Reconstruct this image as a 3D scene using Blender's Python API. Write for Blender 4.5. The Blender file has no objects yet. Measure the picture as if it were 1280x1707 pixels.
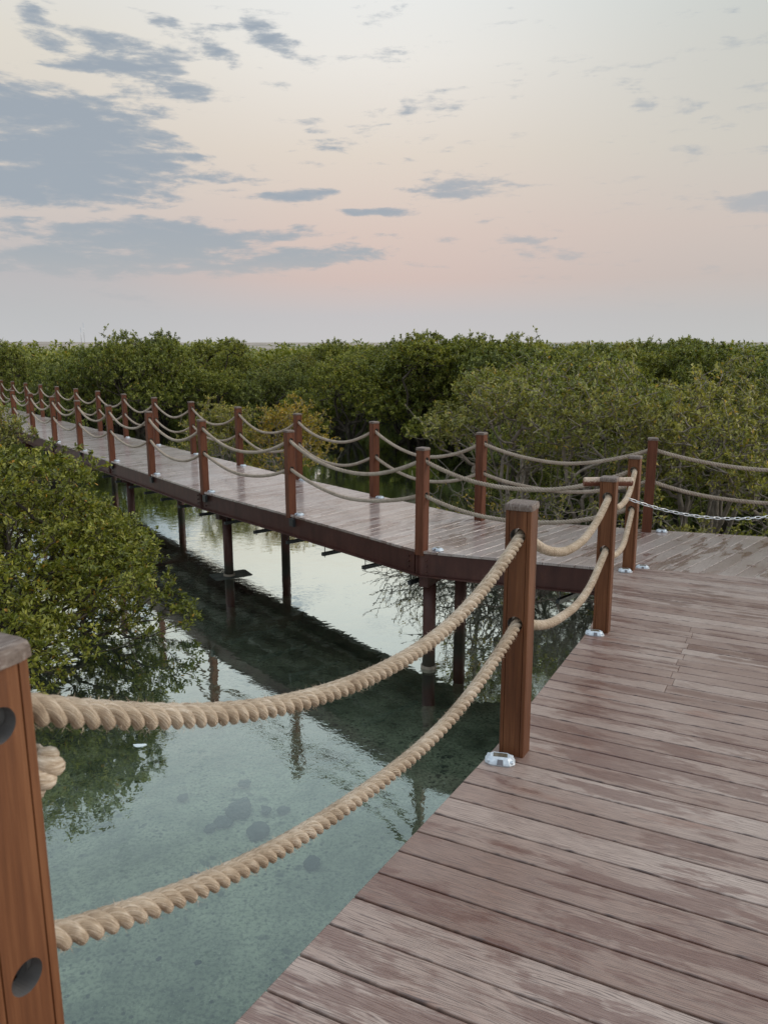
import bpy, math, random
import numpy as np
random.seed(7)
C = bpy.context.scene.collection
SC = bpy.context.scene
R = math.radians
WATER = -1.43
BED = -1.92

# ------------------------------------------------------------------ helpers
def tag(o, label=None, cat=None, group=None, kind=None):
    if label: o['label'] = label
    if cat: o['category'] = cat
    if group: o['group'] = group
    if kind: o['kind'] = kind
    return o

def empty(name, loc=(0, 0, 0), rz=0.0):
    o = bpy.data.objects.new(name, None)
    o.empty_display_size = .1
    o.location = loc
    o.rotation_euler = (0, 0, rz)
    C.objects.link(o)
    return o

def copy_tree(o, parent=None):
    c = o.copy()
    C.objects.link(c)
    c.parent = parent
    for ch in list(o.children):
        copy_tree(ch, c)
    return c

class MB:
    """collects vertices, faces, face uvs and a per-face random pair, then links them as one mesh object"""
    def __init__(self):
        self.v = []; self.f = []; self.uv = []; self.rn = []; self.sm = []
    def face(self, pts, uv=None, rn=(0, 0), smooth=False):
        i = len(self.v)
        self.v += [tuple(p) for p in pts]
        self.add(list(range(i, i + len(pts))), uv, rn, smooth)
    def add(self, idx, uv=None, rn=(0, 0), smooth=False):
        self.f.append(idx)
        self.uv.append(uv if uv is not None else [(0, 0)] * len(idx))
        self.rn.append(rn); self.sm.append(smooth)
    def box(self, c, s, ax=None, chamfer=0.0, rn=(0, 0)):
        """box of full sizes s about c; ax = three unit axes"""
        ax = ax or ((1, 0, 0), (0, 1, 0), (0, 0, 1))
        A = [np.array(a, float) for a in ax]; c = np.array(c, float)
        h = [x / 2 for x in s]; k = chamfer
        def P(x, y, z): return c + A[0] * x + A[1] * y + A[2] * z
        if k <= 0:
            q = [P(sx * h[0], sy * h[1], sz * h[2]) for sz in (-1, 1) for sy in (-1, 1) for sx in (-1, 1)]
            for f in ((0, 2, 3, 1), (4, 5, 7, 6), (0, 1, 5, 4), (2, 6, 7, 3), (0, 4, 6, 2), (1, 3, 7, 5)):
                self.face([q[i] for i in f], rn=rn)
            return
        def ring(z, e):
            x, y = h[0] - e, h[1] - e
            g = min(k, .4 * min(x, y))
            return [P(-x + g, -y, z), P(x - g, -y, z), P(x, -y + g, z), P(x, y - g, z), P(x - g, y, z), P(-x + g, y, z), P(-x, y - g, z), P(-x, -y + g, z)]
        rings = [ring(-h[2], k), ring(-h[2] + k, 0), ring(h[2] - k, 0), ring(h[2], k)]
        self.loft(rings, rn=rn)
    def loft(self, rings, cap=True, rn=(0, 0), smooth=False, closed=True):
        i0 = len(self.v); n = len(rings[0])
        for r in rings: self.v += [tuple(p) for p in r]
        for a in range(len(rings) - 1):
            for j in range(n if closed else n - 1):
                k = (j + 1) % n
                b = i0 + a * n
                self.add([b + j, b + k, b + n + k, b + n + j], [(j / n, a), ((j + 1) / n, a), ((j + 1) / n, a + 1), (j / n, a + 1)], rn, smooth)
        if cap:
            self.add([i0 + j for j in range(n)][::-1], rn=rn)
            self.add([i0 + (len(rings) - 1) * n + j for j in range(n)], rn=rn)
    def tube(self, pts, rad, m=8, cap=True, rn=(0, 0)):
        pts = [np.array(p, float) for p in pts]
        rad = rad if hasattr(rad, '__len__') else [rad] * len(pts)
        rings = []
        u = None
        for i, p in enumerate(pts):
            t = pts[min(i + 1, len(pts) - 1)] - pts[max(i - 1, 0)]
            t = t / (np.linalg.norm(t) + 1e-9)
            if u is None:
                u = np.cross(t, (0, 0, 1.0))
                if np.linalg.norm(u) < .05: u = np.cross(t, (1.0, 0, 0))
            u = u - t * u.dot(t); u = u / np.linalg.norm(u)
            w = np.cross(t, u)
            rings.append([p + rad[i] * (math.cos(a) * u + math.sin(a) * w) for a in np.linspace(0, 2 * math.pi, m, endpoint=False)])
        self.loft(rings, cap, rn, True)
    def build(self, name, mat, parent=None):
        me = bpy.data.meshes.new(name)
        me.from_pydata(self.v, [], self.f)
        l = me.uv_layers.new(name='UVMap'); l2 = me.uv_layers.new(name='rnd')
        l.data.foreach_set('uv', np.array([c for f in self.uv for c in f], np.float32).ravel())
        l2.data.foreach_set('uv', np.array([self.rn[i] for i, f in enumerate(self.f) for _ in f], np.float32).ravel())
        me.polygons.foreach_set('use_smooth', np.array(self.sm, bool))
        me.materials.append(mat)
        me.update()
        o = bpy.data.objects.new(name, me)
        C.objects.link(o)
        o.parent = parent
        return o

def np_mesh(name, verts, quads, mat, col=None, smooth=False):
    """mesh from arrays: verts (n,3), quads (m,k)"""
    me = bpy.data.meshes.new(name)
    k = quads.shape[1]
    me.vertices.add(len(verts)); me.vertices.foreach_set('co', verts.astype(np.float32).ravel())
    me.loops.add(quads.size); me.loops.foreach_set('vertex_index', quads.astype(np.int32).ravel())
    me.polygons.add(len(quads))
    me.polygons.foreach_set('loop_start', np.arange(0, quads.size, k, dtype=np.int32))
    me.polygons.foreach_set('loop_total', np.full(len(quads), k, np.int32))
    if smooth: me.polygons.foreach_set('use_smooth', np.ones(len(quads), bool))
    me.update(calc_edges=True)
    if col is not None:
        a = me.color_attributes.new(name='leafcol', type='FLOAT_COLOR', domain='POINT')
        a.data.foreach_set('color', col.astype(np.float32).ravel())
    me.materials.append(mat)
    return me

def link_mesh(name, me, parent=None):
    o = bpy.data.objects.new(name, me); C.objects.link(o); o.parent = parent
    return o

# ------------------------------------------------------------------ node helpers
class NT:
    def __init__(self, tree):
        self.t = tree
        tree.nodes.clear()
    def n(self, typ, ins=None, **props):
        nd = self.t.nodes.new(typ)
        for k, v in props.items(): setattr(nd, k, v)
        for k, v in (ins or {}).items(): self.set(nd.inputs[k], v)
        return nd
    def set(self, sock, v):
        if isinstance(v, bpy.types.NodeSocket): self.t.links.new(v, sock)
        elif isinstance(v, bpy.types.Node): self.t.links.new(v.outputs[0], sock)
        else:
            if hasattr(sock.default_value, '__len__') and hasattr(v, '__len__') and len(v) == 3 and len(sock.default_value) == 4: v = (*v, 1)
            sock.default_value = v
    def m(self, op, a, b=0.0, c=0.0, clamp=False):
        nd = self.n('ShaderNodeMath', operation=op, use_clamp=clamp)
        self.set(nd.inputs[0], a); self.set(nd.inputs[1], b); self.set(nd.inputs[2], c)
        return nd.outputs[0]
    def mix(self, f, a, b, blend='MIX'):
        nd = self.n('ShaderNodeMix', data_type='RGBA', blend_type=blend)
        self.set(nd.inputs[0], f); self.set(nd.inputs[6], a); self.set(nd.inputs[7], b)
        return nd.outputs[2]
    def ramp(self, f, stops, interp='LINEAR'):
        nd = self.n('ShaderNodeValToRGB')
        cr = nd.color_ramp; cr.interpolation = interp
        while len(cr.elements) < len(stops): cr.elements.new(.5)
        for e, (p, c) in zip(cr.elements, stops):
            e.position = p
            e.color = (c, c, c, 1) if not hasattr(c, '__len__') else (*c, 1)
        self.set(nd.inputs[0], f)
        return nd.outputs[0]
    def smooth(self, f, lo, hi):
        nd = self.n('ShaderNodeMapRange', interpolation_type='SMOOTHSTEP')
        self.set(nd.inputs[0], f); self.set(nd.inputs[1], lo); self.set(nd.inputs[2], hi)
        return nd.outputs[0]
    def noise(self, vec, scale, detail=3, rough=.55, dist=0.0):
        nd = self.n('ShaderNodeTexNoise', {'Scale': scale, 'Detail': detail, 'Roughness': rough, 'Distortion': dist})
        if vec is not None: self.set(nd.inputs['Vector'], vec)
        return nd.outputs['Fac']
    def vscale(self, vec, s, off=(0, 0, 0)):
        nd = self.n('ShaderNodeMapping')
        self.set(nd.inputs[0], vec); nd.inputs['Scale'].default_value = s
        self.set(nd.inputs['Location'], off)
        return nd.outputs[0]
    def bump(self, h, strength, dist=.01, normal=None):
        nd = self.n('ShaderNodeBump', {'Strength': strength, 'Distance': dist, 'Height': h})
        if normal is not None: self.set(nd.inputs['Normal'], normal)
        return nd.outputs[0]

def mat(name, fn):
    m = bpy.data.materials.new(name)
    m.use_nodes = True
    k = NT(m.node_tree)
    out = k.n('ShaderNodeOutputMaterial')
    k.set(out.inputs[0], fn(k))
    return m

def principled(k, col, rough, normal=None, spec=.5, metal=0.0, **kw):
    nd = k.n('ShaderNodeBsdfPrincipled', {'Base Color': col, 'Roughness': rough, 'Metallic': metal, 'Specular IOR Level': spec})
    if normal is not None: k.set(nd.inputs['Normal'], normal)
    return nd.outputs[0]

# ------------------------------------------------------------------ materials
def deck_mat(far):
    def f(k):
        uv = k.n('ShaderNodeUVMap', uv_map='UVMap').outputs[0]
        rn = k.n('ShaderNodeUVMap', uv_map='rnd').outputs[0]
        rs = k.n('ShaderNodeSeparateXYZ', {0: rn})
        obj = k.n('ShaderNodeTexCoord').outputs['Object']
        # lengthwise grain with cathedral figure
        warp = k.noise(k.vscale(uv, (1.6, 9, 1)), 1, 3, .6)
        us = k.n('ShaderNodeSeparateXYZ', {0: uv})
        grain_v = k.m('ADD', k.m('MULTIPLY', us.outputs[1], 290.0), k.m('MULTIPLY', warp, 26.0))
        gr = k.m('MULTIPLY', k.m('ADD', k.m('SINE', k.m('MULTIPLY', grain_v, 3.1)), 1.0), .5)
        brk = k.noise(k.vscale(uv, (9, 150, 1)), 1, 3, .65)
        gr = k.m('MULTIPLY', k.m('POWER', gr, 1.6), k.smooth(brk, .32, .66))
        fine = k.noise(k.vscale(uv, (14, 420, 1)), 1, 2, .6)
        # weathering by place, wet by place
        big = k.noise(k.vscale(obj, (1.0, 1.0, 1.0)), 1.15, 4, .6)
        wetn = k.noise(k.vscale(uv, (2.0, 9.0, 1)), 1.0, 5, .66, .3)
        wet0 = k.noise(k.vscale(obj, (1.5, 1.1, 1)), .9, 5, .66, .5)
        wet = k.smooth(k.m('ADD', k.m('ADD', k.m('MULTIPLY', wet0, .42), k.m('MULTIPLY', wetn, .58)), k.m('MULTIPLY', k.m('SUBTRACT', rs.outputs[1], .5), .06)), .515, .565)
        blot = k.smooth(k.noise(k.vscale(obj, (7, 7, 7)), 1, 4, .7), .62, .72)
        tone = k.m('ADD', k.m('MULTIPLY', big, .6), k.m('ADD', k.m('MULTIPLY', rs.outputs[0], .26), .08))
        base = k.ramp(tone, [(.22, (.22, .14, .115)), (.48, (.385, .30, .27)), (.75, (.53, .45, .42))] if far else [(.22, (.165, .082, .058)), (.48, (.30, .198, .158)), (.75, (.485, .378, .325))])  # far boards get a paler base, part of their sky sheen put into colour
        red = k.smooth(k.noise(k.vscale(uv, (1.0, 3.5, 1), (13, 5, 0)), 1.4, 5, .68, .3), .56, .72)
        base = k.mix(k.m('MULTIPLY', red, .7), base, (.23, .100, .062))
        base = k.mix(k.m('MULTIPLY', gr, .95), base, (.070, .042, .036))
        base = k.mix(k.m('MULTIPLY', k.smooth(fine, .48, .72), .5), base, (.17, .12, .11))
        base = k.mix(k.m('MULTIPLY', wet, .62), base, (.118, .043, .030))
        base = k.mix(k.m('MULTIPLY', blot, .4), base, (.14, .085, .075))
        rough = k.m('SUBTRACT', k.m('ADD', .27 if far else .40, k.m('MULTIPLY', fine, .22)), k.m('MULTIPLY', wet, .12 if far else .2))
        h = k.m('SUBTRACT', k.m('MULTIPLY', fine, .5), k.m('MULTIPLY', gr, .9))
        b = k.bump(h, .35, .0025)
        p = principled(k, base, rough, b, .7 if far else .6)
        nd = p.node
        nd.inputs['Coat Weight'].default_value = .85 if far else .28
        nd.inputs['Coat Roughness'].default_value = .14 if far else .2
        return p
    return f
M = {}
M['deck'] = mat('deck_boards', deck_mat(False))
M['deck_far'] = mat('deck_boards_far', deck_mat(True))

def post_f(k, a0, a1, a2):
    tc = k.n('ShaderNodeTexCoord').outputs['Object']
    oi = k.n('ShaderNodeObjectInfo').outputs['Random']
    off = k.n('ShaderNodeCombineXYZ', {0: k.m('MULTIPLY', oi, 31.0), 1: k.m('MULTIPLY', oi, 17.0), 2: k.m('MULTIPLY', oi, 9.0)}).outputs[0]
    v = k.n('ShaderNodeVectorMath', operation='ADD'); k.set(v.inputs[0], tc); k.set(v.inputs[1], off)
    v = v.outputs[0]
    g = k.noise(k.vscale(v, (120, 120, 4)), 1, 4, .6)
    big = k.noise(k.vscale(v, (14, 14, 1.6)), 1, 4, .6)
    spots = k.smooth(k.noise(k.vscale(v, (40, 40, 22)), 1, 3, .6), .66, .78)
    c = k.ramp(k.m('ADD', k.m('MULTIPLY', g, .45), k.m('MULTIPLY', big, .55)), [(.28, a0), (.5, a1), (.72, a2)])
    c = k.mix(k.m('MULTIPLY', spots, .35), c, (.10, .035, .02))
    c = k.mix(1.0, c, k.ramp(oi, [(0, (.8, .76, .76)), (1, (1.05, 1.05, 1.05))]), 'MULTIPLY')
    return principled(k, c, k.m('ADD', .46, k.m('MULTIPLY', g, .25)), k.bump(g, .3, .002), .28)
M['post'] = mat('brown_post_timber', lambda k: post_f(k, (.072, .024, .009), (.138, .050, .019), (.24, .100, .042)))
M['post_red'] = mat('red_brown_post_timber', lambda k: post_f(k, (.068, .021, .011), (.132, .043, .020), (.21, .078, .040)))

def cap_f(k):
    tc = k.n('ShaderNodeTexCoord').outputs['Object']
    g = k.noise(k.vscale(tc, (30, 260, 60)), 1, 4, .65)
    s = k.noise(tc, 26, 4, .65)
    c = k.ramp(g, [(.3, (.075, .048, .037)), (.55, (.19, .145, .122)), (.75, (.33, .28, .25))])
    c = k.mix(k.smooth(s, .55, .7), c, (.13, .085, .07))
    return principled(k, c, .65, k.bump(g, .6, .003), .3)
M['cap'] = mat('grey_worn_timber', cap_f)
M['hole'] = mat('hole_lining', lambda k: principled(k, (.13, .12, .115), .5))

def bar_f(k):
    tc = k.n('ShaderNodeTexCoord').outputs['Object']
    sz = k.n('ShaderNodeSeparateXYZ', {0: tc}).outputs[2]
    g = k.noise(k.vscale(tc, (8, 90, 90)), 1, 4, .6)
    pale = k.smooth(k.m('ADD', sz, k.m('MULTIPLY', k.m('SUBTRACT', g, .5), .03)), .0, .012)  # upper side of the bar is paler than the underside
    c = k.mix(pale, k.ramp(g, [(.3, (.12, .035, .02)), (.7, (.22, .08, .045))]), k.ramp(g, [(.3, (.36, .24, .16)), (.7, (.60, .47, .36))]))
    return principled(k, c, .55, k.bump(g, .3, .002), .4)
M['bar'] = mat('pale_top_timber', bar_f)

def rope_f(c0, c1, c2):
    def f(k):
        uv = k.n('ShaderNodeUVMap', uv_map='UVMap').outputs[0]
        s = k.n('ShaderNodeSeparateXYZ', {0: uv})
        # fibres run along the strand with a counter twist
        fv = k.n('ShaderNodeCombineXYZ', {0: k.m('MULTIPLY', s.outputs[0], 32.0), 1: k.m('MULTIPLY', k.m('ADD', s.outputs[1], k.m('MULTIPLY', s.outputs[0], 1.2)), 30.0), 2: 0.0}).outputs[0]
        fib = k.noise(fv, 1, 3, .7)
        tc = k.n('ShaderNodeTexCoord').outputs['Object']
        big = k.noise(tc, 6, 4, .65); dirt = k.smooth(k.noise(tc, 22, 4, .7), .52, .72)
        c = k.ramp(k.m('ADD', k.m('MULTIPLY', fib, .68), k.m('MULTIPLY', big, .32)), [(.30, c0), (.5, c1), (.70, c2)])
        c = k.mix(k.m('MULTIPLY', dirt, .35), c, c0)
        return principled(k, c, .85, k.bump(fib, .9, .004), .15)
    return f
M['rope'] = mat('pale_fibre_rope', rope_f((.15, .097, .060), (.47, .36, .26), (.80, .69, .57)))
M['rope_grey'] = mat('weathered_fibre_rope', rope_f((.16, .118, .086), (.38, .305, .24), (.57, .49, .41)))

def steel_f(k):
    tc = k.n('ShaderNodeTexCoord').outputs['Object']
    n = k.noise(tc, 3.5, 5, .65); st = k.noise(k.vscale(tc, (9, 9, 1.2)), 1, 4, .6)
    c = k.ramp(k.m('ADD', k.m('MULTIPLY', n, .5), k.m('MULTIPLY', st, .5)), [(.3, (.038, .014, .011)), (.55, (.070, .026, .020)), (.75, (.115, .050, .038))])
    pz = k.n('ShaderNodeSeparateXYZ', {0: k.n('ShaderNodeNewGeometry').outputs['Position']}).outputs[2]
    tide = k.smooth(k.m('ADD', pz, k.m('MULTIPLY', k.m('SUBTRACT', st, .5), .22)), WATER + .30, WATER + .12)
    c = k.mix(k.m('MULTIPLY', tide, .8), c, (.030, .032, .022))
    rust = k.smooth(k.noise(k.vscale(tc, (5, 5, 1.0), (3, 1, 0)), 1, 5, .7), .60, .72)
    c = k.mix(k.m('MULTIPLY', rust, .5), c, (.13, .045, .018))
    return principled(k, c, .5, k.bump(n, .15, .004), .3)
M['steel'] = mat('brown_painted_steel', steel_f)
M['dark_steel'] = mat('dark_hanger_steel', lambda k: principled(k, (.025, .026, .027), .5))
def galv_f(k):
    n = k.noise(k.n('ShaderNodeTexCoord').outputs['Object'], 60, 3, .6)
    return principled(k, k.ramp(n, [(.3, (.45, .46, .48)), (.7, (.7, .71, .73))]), .3, None, .5, .85)
M['galv'] = mat('galvanised_chain', galv_f)
def stud_f(k):
    n = k.noise(k.n('ShaderNodeTexCoord').outputs['Object'], 45, 3, .6)
    return principled(k, k.ramp(n, [(.3, (.46, .51, .56)), (.7, (.70, .75, .80))]), .28, None, .5)
M['stud'] = mat('pale_cast_shell', stud_f)
M['panel'] = mat('solar_cell', lambda k: principled(k, k.ramp(k.noise(k.n('ShaderNodeTexCoord').outputs['Object'], 90, 3), [(.3, (.06, .05, .035)), (.7, (.17, .145, .10))]), .35, None, .4))
M['reflector'] = mat('smoked_reflector', lambda k: principled(k, (.16, .15, .16), .25))
def conc_f(k):
    n = k.noise(k.n('ShaderNodeTexCoord').outputs['Object'], 7, 5, .65)
    return principled(k, k.ramp(n, [(.3, (.020, .026, .022)), (.7, (.075, .075, .06))]), .7, k.bump(n, .4, .01), .2)
M['concrete'] = mat('wet_algae_concrete', conc_f)
M['ring'] = mat('pale_pile_collar', lambda k: principled(k, k.ramp(k.noise(k.n('ShaderNodeTexCoord').outputs['Object'], 12, 4), [(.3, (.16, .13, .10)), (.7, (.32, .27, .21))]), .7, None, .2))

def bark_f(c0, c1):
    def f(k):
        tc = k.n('ShaderNodeTexCoord').outputs['Object']
        n = k.noise(k.vscale(tc, (18, 18, 5)), 1, 4, .65)
        return principled(k, k.ramp(n, [(.3, c0), (.7, c1)]), .85, k.bump(n, .5, .006), .15)
    return f
M['bark'] = mat('dark_mangrove_bark', bark_f((.035, .027, .021), (.11, .088, .07)))
M['bark_pale'] = mat('grey_twig_bark', bark_f((.12, .095, .075), (.33, .275, .23)))

def leaf_f(dark, mid, light, accent, acc_amt):
    def f(k):
        a = k.n('ShaderNodeVertexColor', layer_name='leafcol').outputs[0]
        s = k.n('ShaderNodeSeparateColor', {0: a})
        oi = k.n('ShaderNodeObjectInfo').outputs['Random']
        t = k.m('ADD', k.m('MULTIPLY', s.outputs[0], .55), k.m('MULTIPLY', s.outputs[1], .45))
        c = k.ramp(t, [(.12, dark), (.48, mid), (.88, light)])
        c = k.mix(k.m('MULTIPLY', k.m('GREATER_THAN', s.outputs[2], 1 - acc_amt), .85), c, accent)
        c = k.mix(1.0, c, k.ramp(oi, [(0, (.80, .84, .95)), (.5, (1, 1, 1)), (1, (1.18, 1.10, .85))]), 'MULTIPLY')
        p = principled(k, c, .42, None, .45)
        tr = k.n('ShaderNodeBsdfTranslucent', {0: k.mix(1.0, c, (1.15, 1.2, .6), 'MULTIPLY')}).outputs[0]
        mx = k.n('ShaderNodeMixShader', {0: .27, 1: p, 2: tr})
        return mx.outputs[0]
    return f
M['leaf_near'] = mat('mangrove_leaf_bright', leaf_f((0.070, 0.085, 0.012), (0.178, 0.196, 0.030), (0.371, 0.356, 0.074), (0.511, 0.261, 0.043), .012))
M['leaf'] = mat('mangrove_leaf_green', leaf_f((0.076, 0.093, 0.019), (0.189, 0.209, 0.037), (0.381, 0.370, 0.081), (0.507, 0.302, 0.056), .01))
M['leaf_olive'] = mat('mangrove_leaf_olive', leaf_f((0.108, 0.109, 0.020), (0.255, 0.239, 0.048), (0.488, 0.432, 0.119), (0.603, 0.376, 0.070), .03))
M['leaf_yellow'] = mat('mangrove_leaf_yellow', leaf_f((0.189, 0.144, 0.020), (0.403, 0.288, 0.040), (0.630, 0.444, 0.073), (0.655, 0.336, 0.045), .10))
M['leaf_dark'] = mat('mangrove_leaf_dark', leaf_f((0.076, 0.097, 0.024), (0.190, 0.209, 0.046), (0.357, 0.356, 0.088), (0.571, 0.375, 0.084), .005))

def bed_f(k):
    tc = k.n('ShaderNodeTexCoord').outputs['Object']
    big = k.noise(tc, .55, 5, .6); mid = k.noise(tc, 2.6, 5, .65); fine = k.noise(tc, 34, 4, .7)
    c = k.ramp(k.m('ADD', k.m('MULTIPLY', big, .5), k.m('MULTIPLY', mid, .5)), [(.36, (.050, .062, .045)), (.46, (.19, .20, .15)), (.60, (.36, .36, .275))])
    c = k.mix(k.m('MULTIPLY', k.smooth(fine, .42, .66), .72), c, (.05, .058, .046))
    vor = k.n('ShaderNodeTexVoronoi', {'Scale': 16.0, 'Randomness': 1.0}, feature='F1'); k.set(vor.inputs['Vector'], tc)
    peb = k.m('MULTIPLY', k.m('SUBTRACT', 1.0, k.smooth(vor.outputs['Distance'], .16, .28)), k.smooth(k.noise(tc, 2.2, 3), .44, .56))
    c = k.mix(k.m('MULTIPLY', peb, .8), c, (.03, .035, .036))
    v2 = k.n('ShaderNodeTexVoronoi', {'Scale': 6.5, 'Randomness': 1.0}); wv = k.n('ShaderNodeTexNoise', {'Scale': 5.0, 'Detail': 4.0}); k.set(wv.inputs['Vector'], tc)
    wa = k.n('ShaderNodeVectorMath', operation='SCALE'); k.set(wa.inputs[0], wv.outputs['Color']); wa.inputs['Scale'].default_value = .22
    wb = k.n('ShaderNodeVectorMath', operation='ADD'); k.set(wb.inputs[0], tc); k.set(wb.inputs[1], wa.outputs[0])
    k.set(v2.inputs['Vector'], wb.outputs[0])
    cob = k.m('MULTIPLY', k.m('SUBTRACT', 1.0, k.smooth(k.m('ADD', v2.outputs['Distance'], k.m('MULTIPLY', fine, .12)), .22, .34)), k.smooth(k.noise(tc, 1.1, 4, .7), .46, .56))
    c = k.mix(k.m('MULTIPLY', cob, .75), c, (.035, .042, .042))
    shell = k.n('ShaderNodeTexVoronoi', {'Scale': 27.0}); k.set(shell.inputs['Vector'], k.vscale(tc, (1, 1, 1), (4, 2, 0)))
    c = k.mix(k.m('MULTIPLY', k.m('SUBTRACT', 1.0, k.smooth(shell.outputs['Distance'], .05, .11)), .75), c, (.5, .52, .46))
    return principled(k, c, .9, k.bump(k.m('ADD', mid, k.m('MULTIPLY', fine, .3)), .6, .05), .1)
M['bed'] = mat('sandy_green_seabed', bed_f)
M['stone'] = mat('dark_submerged_stone', lambda k: principled(k, k.ramp(k.noise(k.n('ShaderNodeTexCoord').outputs['Object'], 9, 5, .65), [(.3, (.022, .027, .030)), (.75, (.085, .092, .092))]), .85, k.bump(k.noise(k.n('ShaderNodeTexCoord').outputs['Object'], 14, 4), .6, .02), .1))
M['scrap'] = mat('pale_scrap', lambda k: principled(k, (.72, .76, .76), .4))

def water_f(k):
    geo = k.n('ShaderNodeNewGeometry').outputs['Position']
    n1 = k.noise(k.vscale(geo, (1, 1, 1)), 3.2, 3, .55, .3)
    n2 = k.noise(k.vscale(geo, (1, 1, 1)), 11.0, 3, .6, .5)
    patch = k.smooth(k.noise(geo, .55, 2, .5), .40, .66)
    h = k.m('ADD', k.m('MULTIPLY', n1, .7), k.m('MULTIPLY', k.m('MULTIPLY', n2, patch), .45))
    b = k.bump(h, .075, .05)
    lw = k.n('ShaderNodeLayerWeight', {'Blend': .5})
    k.set(lw.inputs['Normal'], b)
    fac = k.ramp(lw.outputs['Facing'], [(0, .03), (.30, .10), (.43, .18), (.52, .37), (.62, .66), (.72, .90), (.85, .98), (1, 1)])
    tr = k.n('ShaderNodeBsdfTransparent', {0: (.76, .83, .755)}).outputs[0]
    gl = k.n('ShaderNodeBsdfGlossy', {0: (.91, .99, .955), 'Roughness': .012})
    k.set(gl.inputs['Normal'], b)
    return k.n('ShaderNodeMixShader', {0: fac, 1: tr, 2: gl.outputs[0]}).outputs[0]
M['water'] = mat('clear_tidal_water', water_f)

def land_f(k):
    tc = k.n('ShaderNodeTexCoord').outputs['Object']
    n = k.noise(k.vscale(tc, (.03, .012, .05)), 1, 6, .65)
    s = k.smooth(k.noise(k.vscale(tc, (.09, .03, .09)), 1, 4, .7), .55, .62)
    c = k.ramp(n, [(.3, (.27, .22, .18)), (.6, (.42, .36, .31))])
    c = k.mix(k.m('MULTIPLY', s, .6), c, (.12, .13, .09))
    return principled(k, c, .95, None, .1)
M['land'] = mat('pale_desert', land_f)

# ------------------------------------------------------------------ plan of the place
def zB(x, y):
    """boardwalk height: falls very slightly along the left-hand leg"""
    s = (x - .38) * -.592 + (y - 8.04) * .806
    return -.03 - .0122 * max(0, s) if s > 0 else -.03 + .004 * min(6, -s)
TR = np.array((.445, .8955)); NR = np.array((-.8955, .445))    # ramp direction (down to the junction), outward to the water
P3 = np.array((2.35, 7.22))
def zR(x, y):
    s = (x - P3[0]) * -TR[0] + (y - P3[1]) * -TR[1]
    ks = [(-3, 0.004), (0, .004), (.5, .02), (2.18, .139), (4.52, .397), (6.9, .67), (12, 1.25)]
    for (a, za), (b, zb) in zip(ks, ks[1:]):
        if s <= b: return za + (zb - za) * (s - a) / (b - a)
    return ks[-1][1]

RAMP_POSTS = [(-.531, .927), (.56, 3.07), (1.53, 5.2), (2.35, 7.22)]
dN = np.array((-.592, .806)); qN = np.array((.806, .592))
NEAR = [(.40, 8.06), (-1.22, 10.03), (-2.75, 11.80), (-4.10, 13.64)]
while len(NEAR) < 13: NEAR.append(tuple(np.array(NEAR[-1]) + dN * 2.2))
FAR = [(3.07, 8.89), (1.2, 9.56), (-.14, 11.24), (-1.43, 12.90), (-2.72, 14.64)]
while len(FAR) < 16: FAR.append(tuple(np.array(FAR[-1]) + dN * (2.16 if len(FAR) > 5 else 2.2)))
EN = [np.array((7.6, 5.72)), np.array((3.55, 6.91)), np.array((2.40, 7.26))] + [np.array(NEAR[0]) - (.015, .05)] + [np.array(n) - qN * .045 for n in NEAR[1:]]
EF = [np.array((7.6, 7.75)), np.array((4.34, 8.62))] + [np.array(FAR[0]) + (.03, .09), np.array(FAR[1]) + (.05, .085)] + [np.array(n) + qN * .085 for n in FAR[2:]]
EN[-1] = EN[-1] + dN * 4; EF[-1] = EF[-1] + dN * .1
B_POLY = EN + EF[::-1]

def clip(poly, n, d, keep_ge):
    out = []
    for i in range(len(poly)):
        a, b = poly[i], poly[(i + 1) % len(poly)]
        fa, fb = a.dot(n) - d, b.dot(n) - d
        if not keep_ge: fa, fb = -fa, -fb
        if fa >= 0: out.append(a)
        if (fa >= 0) != (fb >= 0): out.append(a + (b - a) * (fa / (fa - fb)))
    return out

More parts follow.
